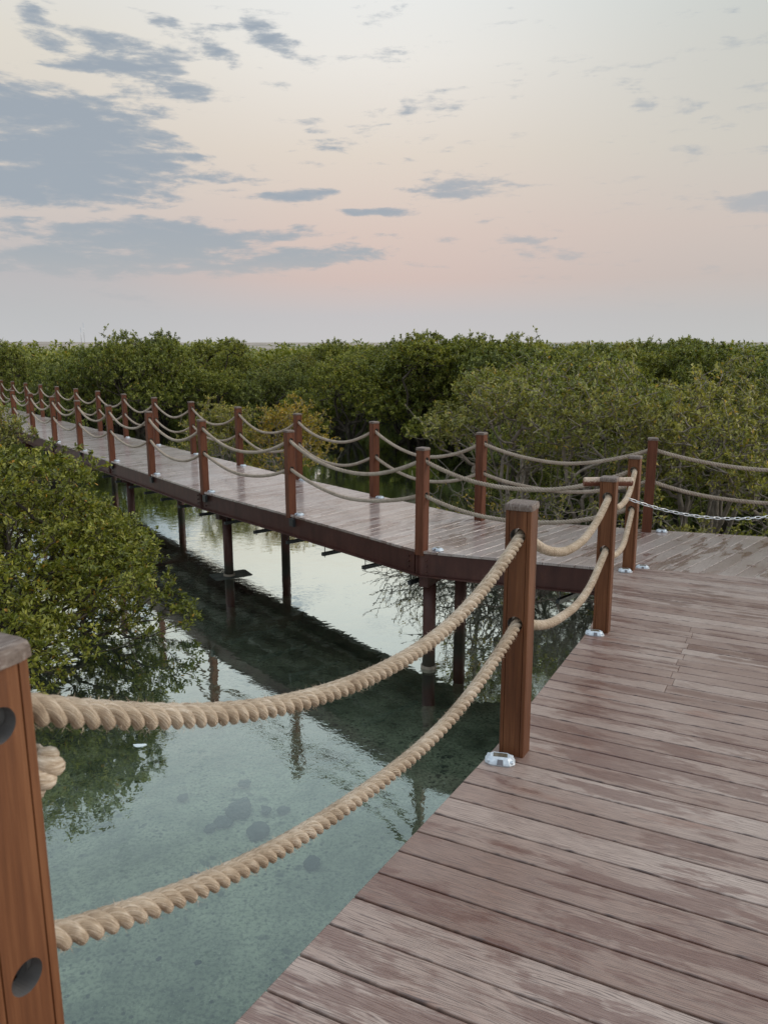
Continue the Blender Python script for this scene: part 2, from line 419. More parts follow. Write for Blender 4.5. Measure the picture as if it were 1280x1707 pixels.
def boards(poly, ang, pitch, gap, thick, zf, rng, split=None):
    """decking: strips of the plan polygon, chamfered, laid along direction ang"""
    mb = MB()
    u = np.array((math.cos(ang), math.sin(ang))); v = np.array((-u[1], u[0]))
    ds = [p.dot(v) for p in poly]
    lo, hi = min(ds), max(ds)
    k = 0; s = lo + 1e-3
    while s < hi:
        k += 1
        whole = clip(clip(poly, v, s, True), v, s + pitch - gap, False)
        pieces = [whole]
        if split and len(whole) >= 3:
            c = split(k)
            if c is not None:
                pieces = [clip(whole, u, c - .0004, False), clip(whole, u, c + .0004, True)]
        for ci, pc in enumerate(pieces):
            if len(pc) < 3: continue
            if max(p.dot(v) for p in pc) - min(p.dot(v) for p in pc) < .008: continue
            r = (rng.random(), rng.random())
            off = rng.random() * 40
            jz = (rng.random() - .5) * .0025
            ctr = sum(pc) / len(pc)
            def ins(p, e):
                q = p.copy()
                t = p.dot(v) - (s + (pitch - gap) / 2)
                q = q - v * math.copysign(min(e, abs(t)), t)
                t2 = p.dot(u) - ctr.dot(u)
                return q - u * math.copysign(min(e, abs(t2)), t2)
            lev = [(-thick, 0), (-.004, 0), (-.0012, .0012), (0, .004)]
            rings = [[(*ins(p, e), zf(*p) + dz + jz) for p in pc] for dz, e in lev]
            i0 = len(mb.v); n = len(pc)
            for rg in rings: mb.v += rg
            uvp = [(p.dot(u) + off, p.dot(v) - s + k * .37) for p in pc]
            area = sum(pc[i][0] * pc[(i + 1) % n][1] - pc[(i + 1) % n][0] * pc[i][1] for i in range(n))
            for a in range(3):
                for j in range(n):
                    q = (j + 1) % n
                    f = [i0 + a * n + j, i0 + a * n + q, i0 + (a + 1) * n + q, i0 + (a + 1) * n + j]
                    uvf = [uvp[j], uvp[q], uvp[q], uvp[j]]
                    if area < 0: f = f[::-1]; uvf = uvf[::-1]
                    mb.add(f, uvf, r)
            top = [i0 + 3 * n + j for j in range(n)]; bot = [i0 + j for j in range(n)][::-1]
            if area < 0: top = top[::-1]; bot = bot[::-1]
            mb.add(top, [uvp[j - i0 - 3 * n] for j in top], r)
            mb.add(bot, [uvp[j - i0] for j in bot], r)
        s += pitch
    return mb

rng = random.Random(3)
# ------------------------------------------------------------------ boardwalk over the channel
bw = tag(empty('boardwalk', (0, 0, 0)), 'long timber boardwalk on brown steel beams and piles bending away over the channel', 'boardwalk')
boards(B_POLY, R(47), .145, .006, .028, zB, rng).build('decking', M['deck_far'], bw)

def channel(path, out_sign, zf, h, name, parent):
    """painted steel channel along a plan polyline, web outside, two flanges inward"""
    mb = MB()
    pts = [np.array(p) for p in path]
    def offs(d):
        r = []
        for i, p in enumerate(pts):
            t = pts[min(i + 1, len(pts) - 1)] - pts[max(i - 1, 0)]
            t = t / np.linalg.norm(t)
            r.append(p + np.array((t[1], -t[0])) * d * out_sign)
        return r
    z0 = -.031
    sec = [(-.012, z0), (-.012, z0 - h), (-.085, z0 - h), (-.085, z0 - h + .012), (-.022, z0 - h + .012), (-.022, z0 - .012), (-.085, z0 - .012), (-.085, z0)]
    rows = [offs(d) for d, _ in sec]
    rings = []
    for i in range(len(pts)):
        g = [(*rows[j][i], zf(*pts[i]) + sec[j][1]) for j in range(len(sec))]
        rings.append(g)
    mb.loft(rings)
    # bottom flange lip outwards, stiffeners and splice plates
    lip = [(.028, z0 - h - .002), (.028, z0 - h - .014), (-.085, z0 - h - .014), (-.085, z0 - h - .002)]
    rows = [offs(d) for d, _ in lip]
    mb.loft([[(*rows[j][i], zf(*pts[i]) + lip[j][1]) for j in range(4)] for i in range(len(pts))])
    return mb, offs

nbm, noff = channel(EN, -1, zB, .235, 'edge_beam', bw)
nb = nbm.build('edge_beam', M['steel'], bw)
fbm, foff = channel(EF, 1, zB, .235, 'edge_beam', bw)
fbm.build('edge_beam', M['steel'], bw)
# splice plates with bolts on the near beam
for i in (0, 2, 4, 6):
    p = np.array(EN[3 + i]); t = np.array(EN[4 + i]) - p; t = t / np.linalg.norm(t); o = np.array((-t[1], t[0]))
    z = zB(*p)
    mb = MB()
    for e in (-.022, .022):
        c = p + t * (e + .07) + o * (-.006 + .003)
        mb.box((*c, z - .15), (.012, .028, .21), ((*t, 0), (*o, 0), (0, 0, 1)))
    for e in (-.09, .19):
        for dz in (-.09, -.15, -.21):
            c = p + t * e - o * .004
            mb.tube([(*(c - o * .01), z + dz), (*(c + o * .012), z + dz)], .011, 6)
    mb.build('splice_plate', M['steel'], bw)
# bearer plates under each near post
for i in range(1, 9):
    p = np.array(EN[3 + i]); t = dN; o = -qN
    z = zB(*p)
    mb = MB()
    mb.box((*(p + t * -.13 + o * .018), z - .085), (.10, .035, .10), ((*t, 0), (*o, 0), (0, 0, 1)))
    mb.build('post_bracket', M['dark_steel'], bw)
# piles, cross beams, footings
PAIRS = [((.50, 8.20), (.92, 8.98))]
for i in (2, 4, 6, 8, 10):
    n = np.array(NEAR[i]); PAIRS.append((tuple(n + qN * .24 - dN * .22), tuple(n + qN * 1.32 - dN * .1)))
PAIRS.append(((4.2, 7.0), (4.5, 8.3)))
for k, (a, b) in enumerate(PAIRS):
    a = np.array(a); b = np.array(b); d = (b - a) / np.linalg.norm(b - a)
    z = zB(*a) - .28
    mb = MB()
    e0, e1 = a - d * .16, b + d * .30
    mb.box((*((e0 + e1) / 2), z - .075), (np.linalg.norm(e1 - e0), .11, .13), ((*d, 0), (-d[1], d[0], 0), (0, 0, 1)), .006)
    mb.build('cross_beam', M['steel'], bw)
    for q, p in enumerate((a, b)):
        mb = MB()
        mb.tube([(*p, BED - .2), (*p, -1.1), (*p, z - .14)], .072, 20)
        pl = mb.build('pile', M['steel'], bw)
        if q == 0:
            mb = MB()
            mb.tube([(*p, WATER - .06), (*p, WATER + .035)], .088, 20)
            mb.build('pile_collar', M['ring'], pl)
            mb = MB()
            if k != 1: continue
            zt = WATER + .004
            mb.box((p[0] + .02, p[1] + .03, zt - .16), (.66, .44, .32), ((.86, .51, 0), (-.51, .86, 0), (0, 0, 1)), .03)
            mb.build('footing', M['concrete'], pl)
# pipe hangers beneath the near beam
def along(path, s):
    for a, b in zip(path, path[1:]):
        L = np.linalg.norm(b - a)
        if s <= L: return a + (b - a) / L * s, (b - a) / L
        s -= L
    return path[-1], (path[-1] - path[-2]) / np.linalg.norm(path[-1] - path[-2])
hp = [np.array(EN[2])] + [np.array(p) for p in EN[3:]]
for k in range(22):
    s = .7 + .82 * k
    p, t = along(hp, s)
    q = np.array((t[1], -t[0])) if k > 2 else np.array((.70, .71))
    q = -q if q[1] < 0 else q
    z = zB(*p) - .40
    mb = MB()
    a = p + q * .02
    mb.box((*(a + q * .42), z), (.86, .042, .042), ((*q, 0), (-q[1], q[0], 0), (0, 0, 1)))
    for e in (.03, .80):
        mb.tube([(*(a + q * e), z - .045), (*(a + q * e), z + .16)], .006, 6)
    mb.build('pipe_hanger', M['dark_steel'], bw)
# joists
mb = MB()
for w in (.5, .95, 1.4):
    pts = [np.array((7.6, 6.0 + w * .9)), np.array((3.4, 7.2 + w * .9)), np.array((.50 + w * .4, 8.12 + w * .85))] + [np.array(n) + qN * w for n in NEAR[1:]]
    for a, b in zip(pts, pts[1:]):
        L = np.linalg.norm(b - a); t = (b - a) / L
        zz = (zB(*a) + zB(*b)) / 2
        mb.box((*((a + b) / 2), zz - .11), (L, .05, .15), ((*t, 0), (-t[1], t[0], 0), (0, 0, 1)))
mb.build('joist', M['steel'], bw)

# ------------------------------------------------------------------ ramp in front
rp = tag(empty('ramp', (0, 0, 0)), 'sloping deck of wide wet grey brown boards running down to the boardwalk', 'ramp')
RW = 2.0
L0 = [np.array(p) + NR * .085 for p in RAMP_POSTS]
L0[3] = np.array((2.245, 7.305))
back = L0[0] - TR * 3.2
def rside(p): return p - NR * RW
RE = np.array((2.40, 7.26)); RE2 = np.array((4.35, 6.675))
R_POLY = [back] + L0 + [RE + (.0, -.012), RE2 + (0, -.012), rside(L0[2]), rside(L0[1]), rside(L0[0]), rside(back)]
rr = random.Random(11)
def split(k):
    if not 47 < k < 59: return None
    base = np.array(RAMP_POSTS[0]).dot(np.array((.8955, -.445)))
    return base + .51 + (.012 if k % 2 else -.012)
boards(R_POLY, R(-26.4), .145, .0075, .03, zR, rr, split).build('decking', M['deck'], rp)
mb = MB()
for w in (.06, .7, 1.3, 1.94):
    pts = [back] + L0[:3] + [L0[3] - TR * .15]
    pts = [p - NR * w for p in pts]
    for a, b in zip(pts, pts[1:]):
        L = np.linalg.norm(b - a); t = (b - a) / L
        za, zb = zR(*a), zR(*b); L3 = math.hypot(L, zb - za); t3 = np.array((*(b - a), zb - za)) / L3
        up = np.cross(t3, (t[1], -t[0], 0)); up = up if up[2] > 0 else -up
        mb.box(np.array((*((a + b) / 2), (za + zb) / 2 - .14)), (L3, .07, .2), (t3, (-t[1], t[0], 0), up))
mb.build('joist', M['steel'], rp)
for s in (1.2, 4.4, 7.6):
    for w in (.28, 1.6):
        p = P3 - TR * s - NR * w
        mb = MB(); mb.tube([(*p, BED - .2), (*p, zR(*p) - .25)], .072, 16); mb.build('pile', M['steel'], rp)

# ------------------------------------------------------------------ posts
HW = .0525; PH = 1.1; HR = .0315
def post_mesh(side_holes, foot, drop=0.0):
    """square timber post with V grooves, real holes through it along local X (and Y when side_holes)"""
    mb = MB(); holes = [MB(), MB()]
    zs = [PH - .5, PH - .13]; c = .0345; g = .0015; dpt = .0045
    for q in range(4):
        a = q * math.pi / 2
        n = np.array((math.cos(a), math.sin(a), 0)); t = np.array((-math.sin(a), math.cos(a), 0)); up = np.array((0, 0, 1.0))
        def P(s, z, d=0): return n * (HW - d) + t * s + up * z
        e = HW - .003
        z0, z1 = foot, PH - .026 - drop
        for s0, s1, d0, d1 in ((-HW + .003, -c - 2 * g, 0, 0), (-c - 2 * g, -c - g, 0, dpt), (-c - g, -c, dpt, 0), (c, c + g, 0, dpt), (c + g, c + 2 * g, dpt, 0), (c + 2 * g, e, 0, 0)):
            mb.face([P(s0, z0, d0), P(s1, z0, d1), P(s1, z1, d1), P(s0, z1, d0)])
        # bevelled corner
        n2 = t; t2 = -n
        mb.face([P(e, z0), n2 * HW + t2 * -e + up * z0, n2 * HW + t2 * -e + up * z1, P(e, z1)])
        holed = q in (0, 2) or (side_holes and q == 3)
        if not holed:
            mb.face([P(-c, z0), P(c, z0), P(c, z1), P(-c, z1)])
            continue
        zc = z0
        for hi_, h in enumerate(zs):
            hole = holes[hi_]
            mb.face([P(-c, zc), P(c, zc), P(c, h - c), P(-c, h - c)])
            N = 32
            for i in range(N):
                a0, a1 = 2 * math.pi * i / N, 2 * math.pi * (i + 1) / N
                def sq(x):
                    cx, sx = math.cos(x), math.sin(x); m = max(abs(cx), abs(sx))
                    return P(c * cx / m, h + c * sx / m)
                hr = .0245 if q == 3 else HR
                def ci(x, d=0): return P(hr * math.cos(x), h + hr * math.sin(x), d)
                mb.face([ci(a0), sq(a0), sq(a1), ci(a1)])
                dep = 2 * HW if q in (0, 2) and not side_holes else .07
                hole.face([ci(a0), ci(a1), ci(a1, dep / 2 + .0005), ci(a0, dep / 2 + .0005)], smooth=True)
            zc = h + c
        mb.face([P(-c, zc), P(c, zc), P(c, z1), P(-c, z1)])
    return mb, holes

def cap_mesh(seed, drop=0.0):
    r = random.Random(seed)
    mb = MB()
    w = HW + .007
    def ring(z, e, j):
        pts = []
        for i in range(24):
            a = i / 24 * 8
            sgn = lambda x: max(-1, min(1, x))
            # rounded square
            th = 2 * math.pi * i / 24
            cx, sx = math.cos(th), math.sin(th)
            k = (abs(cx) ** 9 + abs(sx) ** 9) ** (-1 / 9)
            f = (w - e) * k
            pts.append((f * cx + r.uniform(-j, j), f * sx + r.uniform(-j, j), z - drop + r.uniform(-j, j) * .6))
        return pts
    mb.loft([ring(PH - .028, .006, 0), ring(PH - .025, 0, .0006), ring(PH - .010, .0003, .001), ring(PH - .003, .003, .001), ring(PH, .009, .0008)])
    return mb

def make_post(name, side_holes=False, foot=-.05, seed=1, mt='post', drop=0.0):
    root = empty(name)
    b, h = post_mesh(side_holes, foot, drop)
    body = b.build('shaft', M[mt], root)
    for hm in h: hm.build('rope_hole', M['hole'], body)
    cap_mesh(seed, drop).build('cap', M['cap'], root)
    return root

post0 = make_post('rope_post', True, -.05, 5, 'post', .030)
proto = make_post('rope_post', False, -.05, 2)
proto_red = make_post('rope_post', False, -.05, 3, 'post_red')
used = set()
ORD = ['first', 'second', 'third', 'fourth', 'fifth', 'sixth', 'seventh', 'eighth', 'ninth', 'tenth', 'eleventh', 'twelfth', 'thirteenth', 'fourteenth', 'fifteenth', 'sixteenth', 'seventeenth', 'eighteenth', 'nineteenth', 'twentieth']
def place_post(p, z, ang, label, group):
    src = proto if group == 'posts of the ramp rail' else proto_red
    o = src if src.name not in used else copy_tree(src)
    used.add(src.name)
    o.location = (p[0], p[1], z); o.rotation_euler = (random.uniform(-.008, .008), random.uniform(-.008, .008), ang + random.uniform(-.03, .03))
    return tag(o, label, 'post', group)

ra = math.atan2(TR[1], TR[0])
post0.location = (*RAMP_POSTS[0], .67); post0.rotation_euler = (0, 0, ra)
tag(post0, 'big brown post cut off by the picture edge, two empty rope holes facing the ramp', 'post', 'posts of the ramp rail')
place_post(RAMP_POSTS[1], .395, ra, 'brown post with cracked grey cap standing closest along the wet ramp, thick ropes through it', 'posts of the ramp rail')
p2 = place_post(RAMP_POSTS[2], .139, ra + .02, 'brown ramp post with a short round timber bar across its top', 'posts of the ramp rail')
mb = MB()
axb = np.array((math.cos(-ra - .03), math.sin(-ra - .03), 0))
ring = []
bl = .165
ctr = np.array((.062, .02, PH - .045))
def barring(x, s):
    u = np.array((-axb[1], axb[0], 0))
    return [axb * x + s * (.033 * math.cos(t) * u + np.array((0, 0, .031 * math.sin(t)))) for t in np.linspace(0, 2 * math.pi, 18, endpoint=False)]
mb.loft([barring(-bl, .9), barring(-bl + .006, 1), barring(-.05, 1.02), barring(.05, .98), barring(bl - .006, 1), barring(bl, .9)])
bar = mb.build('crossbar', M['bar'], p2); bar.location = ctr
bar['label'] = 'short round timber bar with a pale top'
place_post(RAMP_POSTS[3], .0, ra, 'brown post at the foot of the ramp behind the one with the crossbar', 'posts of the ramp rail')
for i, p in enumerate(NEAR):
    if i > 9: break
    a = math.atan2(dN[1], dN[0]) if i else R(143)
    lab = ('brown post where the channel-side rail of the boardwalk bends, above a beam joint' if i == 0 else
           f'{ORD[i]} brown post along the channel-side boardwalk rail counting from the bend')
    place_post(p, zB(*p), a, lab, 'posts of the channel-side boardwalk rail')
for i, p in enumerate(FAR):
    a = R(164) if i < 1 else (R(145) if i == 1 else math.atan2(dN[1], dN[0]))
    lab = ('brown corner post of the tree-side rail beyond the hanging chain' if i == 0 else
           f'{ORD[i]} brown post along the tree-side boardwalk rail counting from the chain corner')
    place_post(p, zB(*p), a, lab, 'posts of the tree-side boardwalk rail')
# two posts just out of the picture that the chain and the last ropes run to
CH = np.array((4.18, 6.86)); FR = np.array((5.45, 8.22))
place_post(CH, zB(*CH), R(-16), 'brown post across the ramp mouth holding the far end of the chain', 'posts of the ramp rail')
place_post(FR, zB(*FR), R(-15), 'brown post past the chain corner at the outer end of the tree-side rail', 'posts of the tree-side boardwalk rail')

# ------------------------------------------------------------------ ropes
def rope(A, B, sag, dia, mt, label, group, per=12, m=10, extra=.0, pitch_k=2.0):
    A = np.array(A, float); B = np.array(B, float)
    L = np.linalg.norm(B - A) * 1.03
    pitch = dia * pitch_k
    n = max(16, int(L / pitch * per))
    t = np.linspace(0, 1, n)
    P = A[None] + (B - A)[None] * t[:, None]
    P[:, 2] -= 4 * sag * t * (1 - t)
    rj = random.Random(label)
    w1, w2 = rj.uniform(0, 6), rj.uniform(0, 6)
    hz = np.array((-(B - A)[1], (B - A)[0], 0)); hz /= np.linalg.norm(hz)
    P += hz[None] * (np.sin(t * 3.14) * np.sin(t * 7 + w1) * .006)[:, None]
    P[:, 2] += np.sin(t * 3.14) * np.sin(t * 11 + w2) * .004
    T = np.gradient(P, axis=0); seg = np.linalg.norm(T, axis=1); T /= seg[:, None]
    s = np.concatenate([[0], np.cumsum(np.linalg.norm(np.diff(P, axis=0), axis=1))])
    U = np.repeat(hz[None], n, 0); W = np.cross(T, U)
    V = []; F = []; UV = []
    th = np.linspace(0, 2 * math.pi, m, endpoint=False)
    r0 = dia * .238; r1 = dia * .276
    mb = MB()
    for k in range(3):
        ph = 2 * math.pi * (s / pitch) + k * 2.0944
        cen = P + r0 * (np.cos(ph)[:, None] * U + np.sin(ph)[:, None] * W)
        lump = 1 + .05 * np.sin(s * 70 + k * 2 + w1)
        base = len(mb.v)
        ring = cen[:, None, :] + (r1 * lump)[:, None, None] * (np.cos(th)[None, :, None] * U[:, None, :] + np.sin(th)[None, :, None] * W[:, None, :])
        mb.v += [tuple(p) for p in ring.reshape(-1, 3)]
        for i in range(n - 1):
            for j in range(m):
                q = (j + 1) % m
                mb.add([base + i * m + j, base + i * m + q, base + (i + 1) * m + q, base + (i + 1) * m + j],
                       [(s[i], j / m), (s[i], (j + 1) / m), (s[i + 1], (j + 1) / m), (s[i + 1], j / m)], (0, 0), True)
    # loose fibres on close ropes
    if extra > 0:
        for _ in range(int(extra * L)):
            i = rj.randrange(2, n - 2); a = rj.uniform(0, 6.283)
            d = math.cos(a) * U[i] + math.sin(a) * W[i]
            b0 = P[i] + d * dia * .46
            tip = b0 + d * rj.uniform(.004, .013) + T[i] * rj.uniform(-.02, .02)
            sd = T[i] * .0007
            mb.face([b0 - sd, b0 + sd, tip], [(s[i], 0)] * 3)
    return tag(mb.build('rope', mt, None), label, 'rope', group)

GU, GL = 'upper ropes', 'lower ropes'
def hz3(p, z, hh): return (p[0], p[1], z + hh)
rz = [.67, .395, .139, .0]
rn_ = ['the cut-off post', 'the post nearest the boards', 'the crossbar post', 'the post at the ramp foot']
for i in range(3):
    for hh, nm, sg in ((PH - .13, 'upper', (.255, .205, .195)[i]), (PH - .5, 'lower', (.215, .2, .205)[i])):
        st = np.array(RAMP_POSTS[i]) + TR * (.045 if i == 0 else 0)
        rope(hz3(st, rz[i], hh - (.004 if i == 0 else 0)), hz3(RAMP_POSTS[i + 1], rz[i + 1], hh), sg, .0455, M['rope'],
             f'thick pale {nm} rope sagging from {rn_[i]} to {rn_[i + 1]}', f'{nm} ropes of the ramp rail', per=14 if i == 0 else 12, m=14 if i == 0 else 12, extra=(420, 300, 200)[i],
             pitch_k=2.2 if i == 0 else 1.7)
def zz(p): return zB(*p)
# junction span
for hh, nm, sg in ((PH - .13, 'upper', .255), (PH - .5, 'lower', .215)):
    rope(hz3(RAMP_POSTS[3], 0, hh), hz3(NEAR[0], zz(NEAR[0]), hh), sg, .046, M['rope_grey'],
         f'{nm} rope crossing from the ramp foot post to the bend post of the channel-side rail', f'{nm} ropes of the channel-side boardwalk rail', 10, 10)
for i in range(9):
    for hh, nm, sg in ((PH - .13, 'upper', .26), (PH - .5, 'lower', .22)):
        w = 'the bend post' if i == 0 else f'the {ORD[i]} post'
        rope(hz3(NEAR[i], zz(NEAR[i]), hh), hz3(NEAR[i + 1], zz(NEAR[i + 1]), hh), sg * random.uniform(.92, 1.08), .046, M['rope_grey'],
             f'{nm} grey rope from {w} to the {ORD[i + 1]} post, channel-side rail', f'{nm} ropes of the channel-side boardwalk rail', 10 if i < 3 else 5, 10 if i < 3 else 5)
for i in range(15):
    for hh, nm, sg in ((PH - .13, 'upper', .2 if i == 0 else .265), (PH - .5, 'lower', .18 if i == 0 else .225)):
        w = 'the chain corner post' if i == 0 else f'the {ORD[i]} post'
        rope(hz3(FAR[i], zz(FAR[i]), hh), hz3(FAR[i + 1], zz(FAR[i + 1]), hh), sg * random.uniform(.93, 1.07), .046, M['rope_grey'],
             f'{nm} grey rope from {w} to the {ORD[i + 1]} post, tree-side rail', f'{nm} ropes of the tree-side boardwalk rail', 10 if i < 3 else 5, 10 if i < 3 else 5)
for hh, nm, sg in ((PH - .13, 'upper', .19), (PH - .5, 'lower', .2)):
    rope(hz3(FAR[0], zz(FAR[0]), hh), hz3(FR, zz(FR), hh), sg, .046, M['rope_grey'],
         f'{nm} grey rope leading off from the chain corner post in front of leafy bushes', f'{nm} ropes of the tree-side boardwalk rail', 10, 10)
# knot behind the big post
def knot():
    mb = MB()
    c = np.array((-.534, 1.085, 1.470))
    rk = random.Random(4)
    for k in range(5):
        a0 = k * 1.257
        pts = []
        for i in range(15):
            t = i / 14
            a = a0 + t * 3.6
            e = math.sin(t * math.pi)
            pts.append(c + np.array((.027 * e * math.cos(a) + .006 * math.cos(a0), .026 * e * math.sin(a), (.5 - t) * .066 + .004 * math.sin(a))))
        mb.tube(pts, [.010 + .006 * math.sin(math.pi * i / 14) for i in range(15)], 10)
    mb.tube([c + np.array((0, 0, .026)), c + np.array((-.03, .0, .04)), c + np.array((-.08, -.03, .05))], .017, 10)
    for f, u in zip(mb.f, mb.uv): u[:] = [(a * .3, b * .02) for a, b in u]
    return tag(mb.build('rope_knot', M['rope'], None), 'bulging pale rope knot peeking out behind the big cut-off post', 'rope knot')
knot()

# ------------------------------------------------------------------ chain across the ramp mouth
def chain(A, B, sag):
    A = np.array(A); B = np.array(B)
    n = 44
    mb = MB()
    pts = []
    for i in range(n + 1):
        t = i / n
        p = A + (B - A) * t; p[2] -= 4 * sag * t * (1 - t); pts.append(p)
    for i in range(n):
        c = (pts[i] + pts[i + 1]) / 2; T = pts[i + 1] - pts[i]; L = np.linalg.norm(T); T /= L
        H = np.cross(T, (0, 0, 1)); H /= np.linalg.norm(H); W = np.cross(H, T)
        a = R(38) + (math.pi / 2 if i % 2 else 0)
        S = math.cos(a) * H + math.sin(a) * W; Nn = np.cross(T, S)
        hl, hw, r = L * .5 + .0035, .0115, .0038
        path = []
        for k in range(12):
            th = 2 * math.pi * k / 12
            path.append(c + T * (math.copysign(hl - hw, math.cos(th)) * (1 if abs(math.cos(th)) > .01 else 0) + hw * math.cos(th)) + S * hw * math.sin(th))
        rings = []
        for k in range(12):
            tt = path[(k + 1) % 12] - path[k - 1]; tt /= np.linalg.norm(tt)
            u = np.cross(tt, Nn)
            rings.append([path[k] + r * (math.cos(x) * u + math.sin(x) * Nn) for x in np.linspace(0, 2 * math.pi, 6, endpoint=False)])
        rings.append(rings[0])
        mb.loft(rings, False, smooth=True)
    return tag(mb.build('chain', M['galv'], None), 'silvery steel chain hanging across the foot of the ramp', 'chain')
ca = np.array(RAMP_POSTS[2]) + (np.array(RAMP_POSTS[3]) - np.array(RAMP_POSTS[2])) * .62
ca_z = .139 * .38 + PH - .13 - 4 * .195 * .62 * .38
chain((*ca, ca_z + .01), (CH[0], CH[1], .80), .20)

# ------------------------------------------------------------------ solar deck lights at the posts
def make_stud():
    mb = MB()
    def ring(z, w, d, c):
        return [(-w + c, -d, z), (w - c, -d, z), (w, -d + c, z), (w, d - c, z), (w - c, d, z), (-w + c, d, z), (-w, d - c, z), (-w, -d + c, z)]
    mb.loft([ring(0, .060, .046, .022), ring(.006, .062, .048, .022), ring(.012, .058, .045, .020), ring(.026, .044, .033, .014), ring(.029, .040, .029, .012)])
    for sx in (-1, 1):                       # moulded shoulders
        for sy in (-1, 1):
            mb.box((sx * .047, sy * .030, .014), (.016, .018, .012), chamfer=.003)
    body = mb.build('deck_light', M['stud'])
    mb = MB(); mb.box((0, 0, .0295), (.058, .036, .003), chamfer=.0008); mb.build('solar_panel', M['panel'], body)
    for s in (-1, 1):
        mb = MB()
        ax = ((1, 0, 0), (0, .80, -.6 * -s), (0, .6 * -s, .80)) if False else None
        mb.loft([[(-.013, s * .047, .004), (.013, s * .047, .004), (.013, s * .0495, .006), (-.013, s * .0495, .006)],
                 [(-.011, s * .035, .022), (.011, s * .035, .022), (.011, s * .0375, .0245), (-.011, s * .0375, .0245)]])
        mb.build('reflector', M['reflector'], body)
    return body
stud = make_stud(); first = True
def place_stud(p, z, ang, label, tilt=0.0):
    global first
    o = stud if first else copy_tree(stud)
    first = False
    o.location = (p[0], p[1], z + .001); o.rotation_euler = (0, 0, ang)
    if tilt:
        from mathutils import Matrix
        up = np.array((0, 0, 1.0)); t3 = np.array((*TR, -tilt)); t3 /= np.linalg.norm(t3)
        x = np.array((TR[1], -TR[0], 0)); y = t3; zc = np.cross(x, y)
        m = Matrix(((x[0], y[0], zc[0]), (x[1], y[1], zc[1]), (x[2], y[2], zc[2])))
        o.rotation_euler = (m @ Matrix.Rotation(.30, 3, 'Z')).to_euler()
    tag(o, label, 'deck light', 'solar deck lights by the posts')
for i, lab in ((1, 'silver solar deck light on the wet ramp board beside the nearest whole post'), (2, 'silver solar deck light at the base of the crossbar post')):
    q = np.array(RAMP_POSTS[i]) - TR * .135 + NR * .02
    place_stud(q, zR(*q), 0, lab, .112 if i == 1 else .095)
q = np.array(RAMP_POSTS[3]) - TR * .13 + NR * .01
place_stud(q, zR(*q), 0, 'silver solar deck light in front of the post at the ramp foot', .04)
q = np.array((2.52, 7.33)); place_stud(q, zB(*q), R(-16), 'silver solar deck light on the boardwalk behind the ramp foot post')
q = np.array(FAR[0]) + (.17, -.03); place_stud(q, zB(*q), R(-15), 'silver solar deck light beside the chain corner post')
for i in range(0, 7):
    q = np.array(NEAR[i]) - (dN * .15 if i else np.array((-.14, .05))) + qN * .04
    place_stud(q, zB(*q), R(127), 'silver solar deck light at the bend post of the channel-side rail' if i == 0 else f'silver solar deck light at the {ORD[i]} post of the channel-side rail')
for i in range(2, 8):
    q = np.array(FAR[i]) - dN * .15 - qN * .01
    place_stud(q, zB(*q), R(127), f'silver solar deck light at the {ORD[i]} post of the tree-side rail')
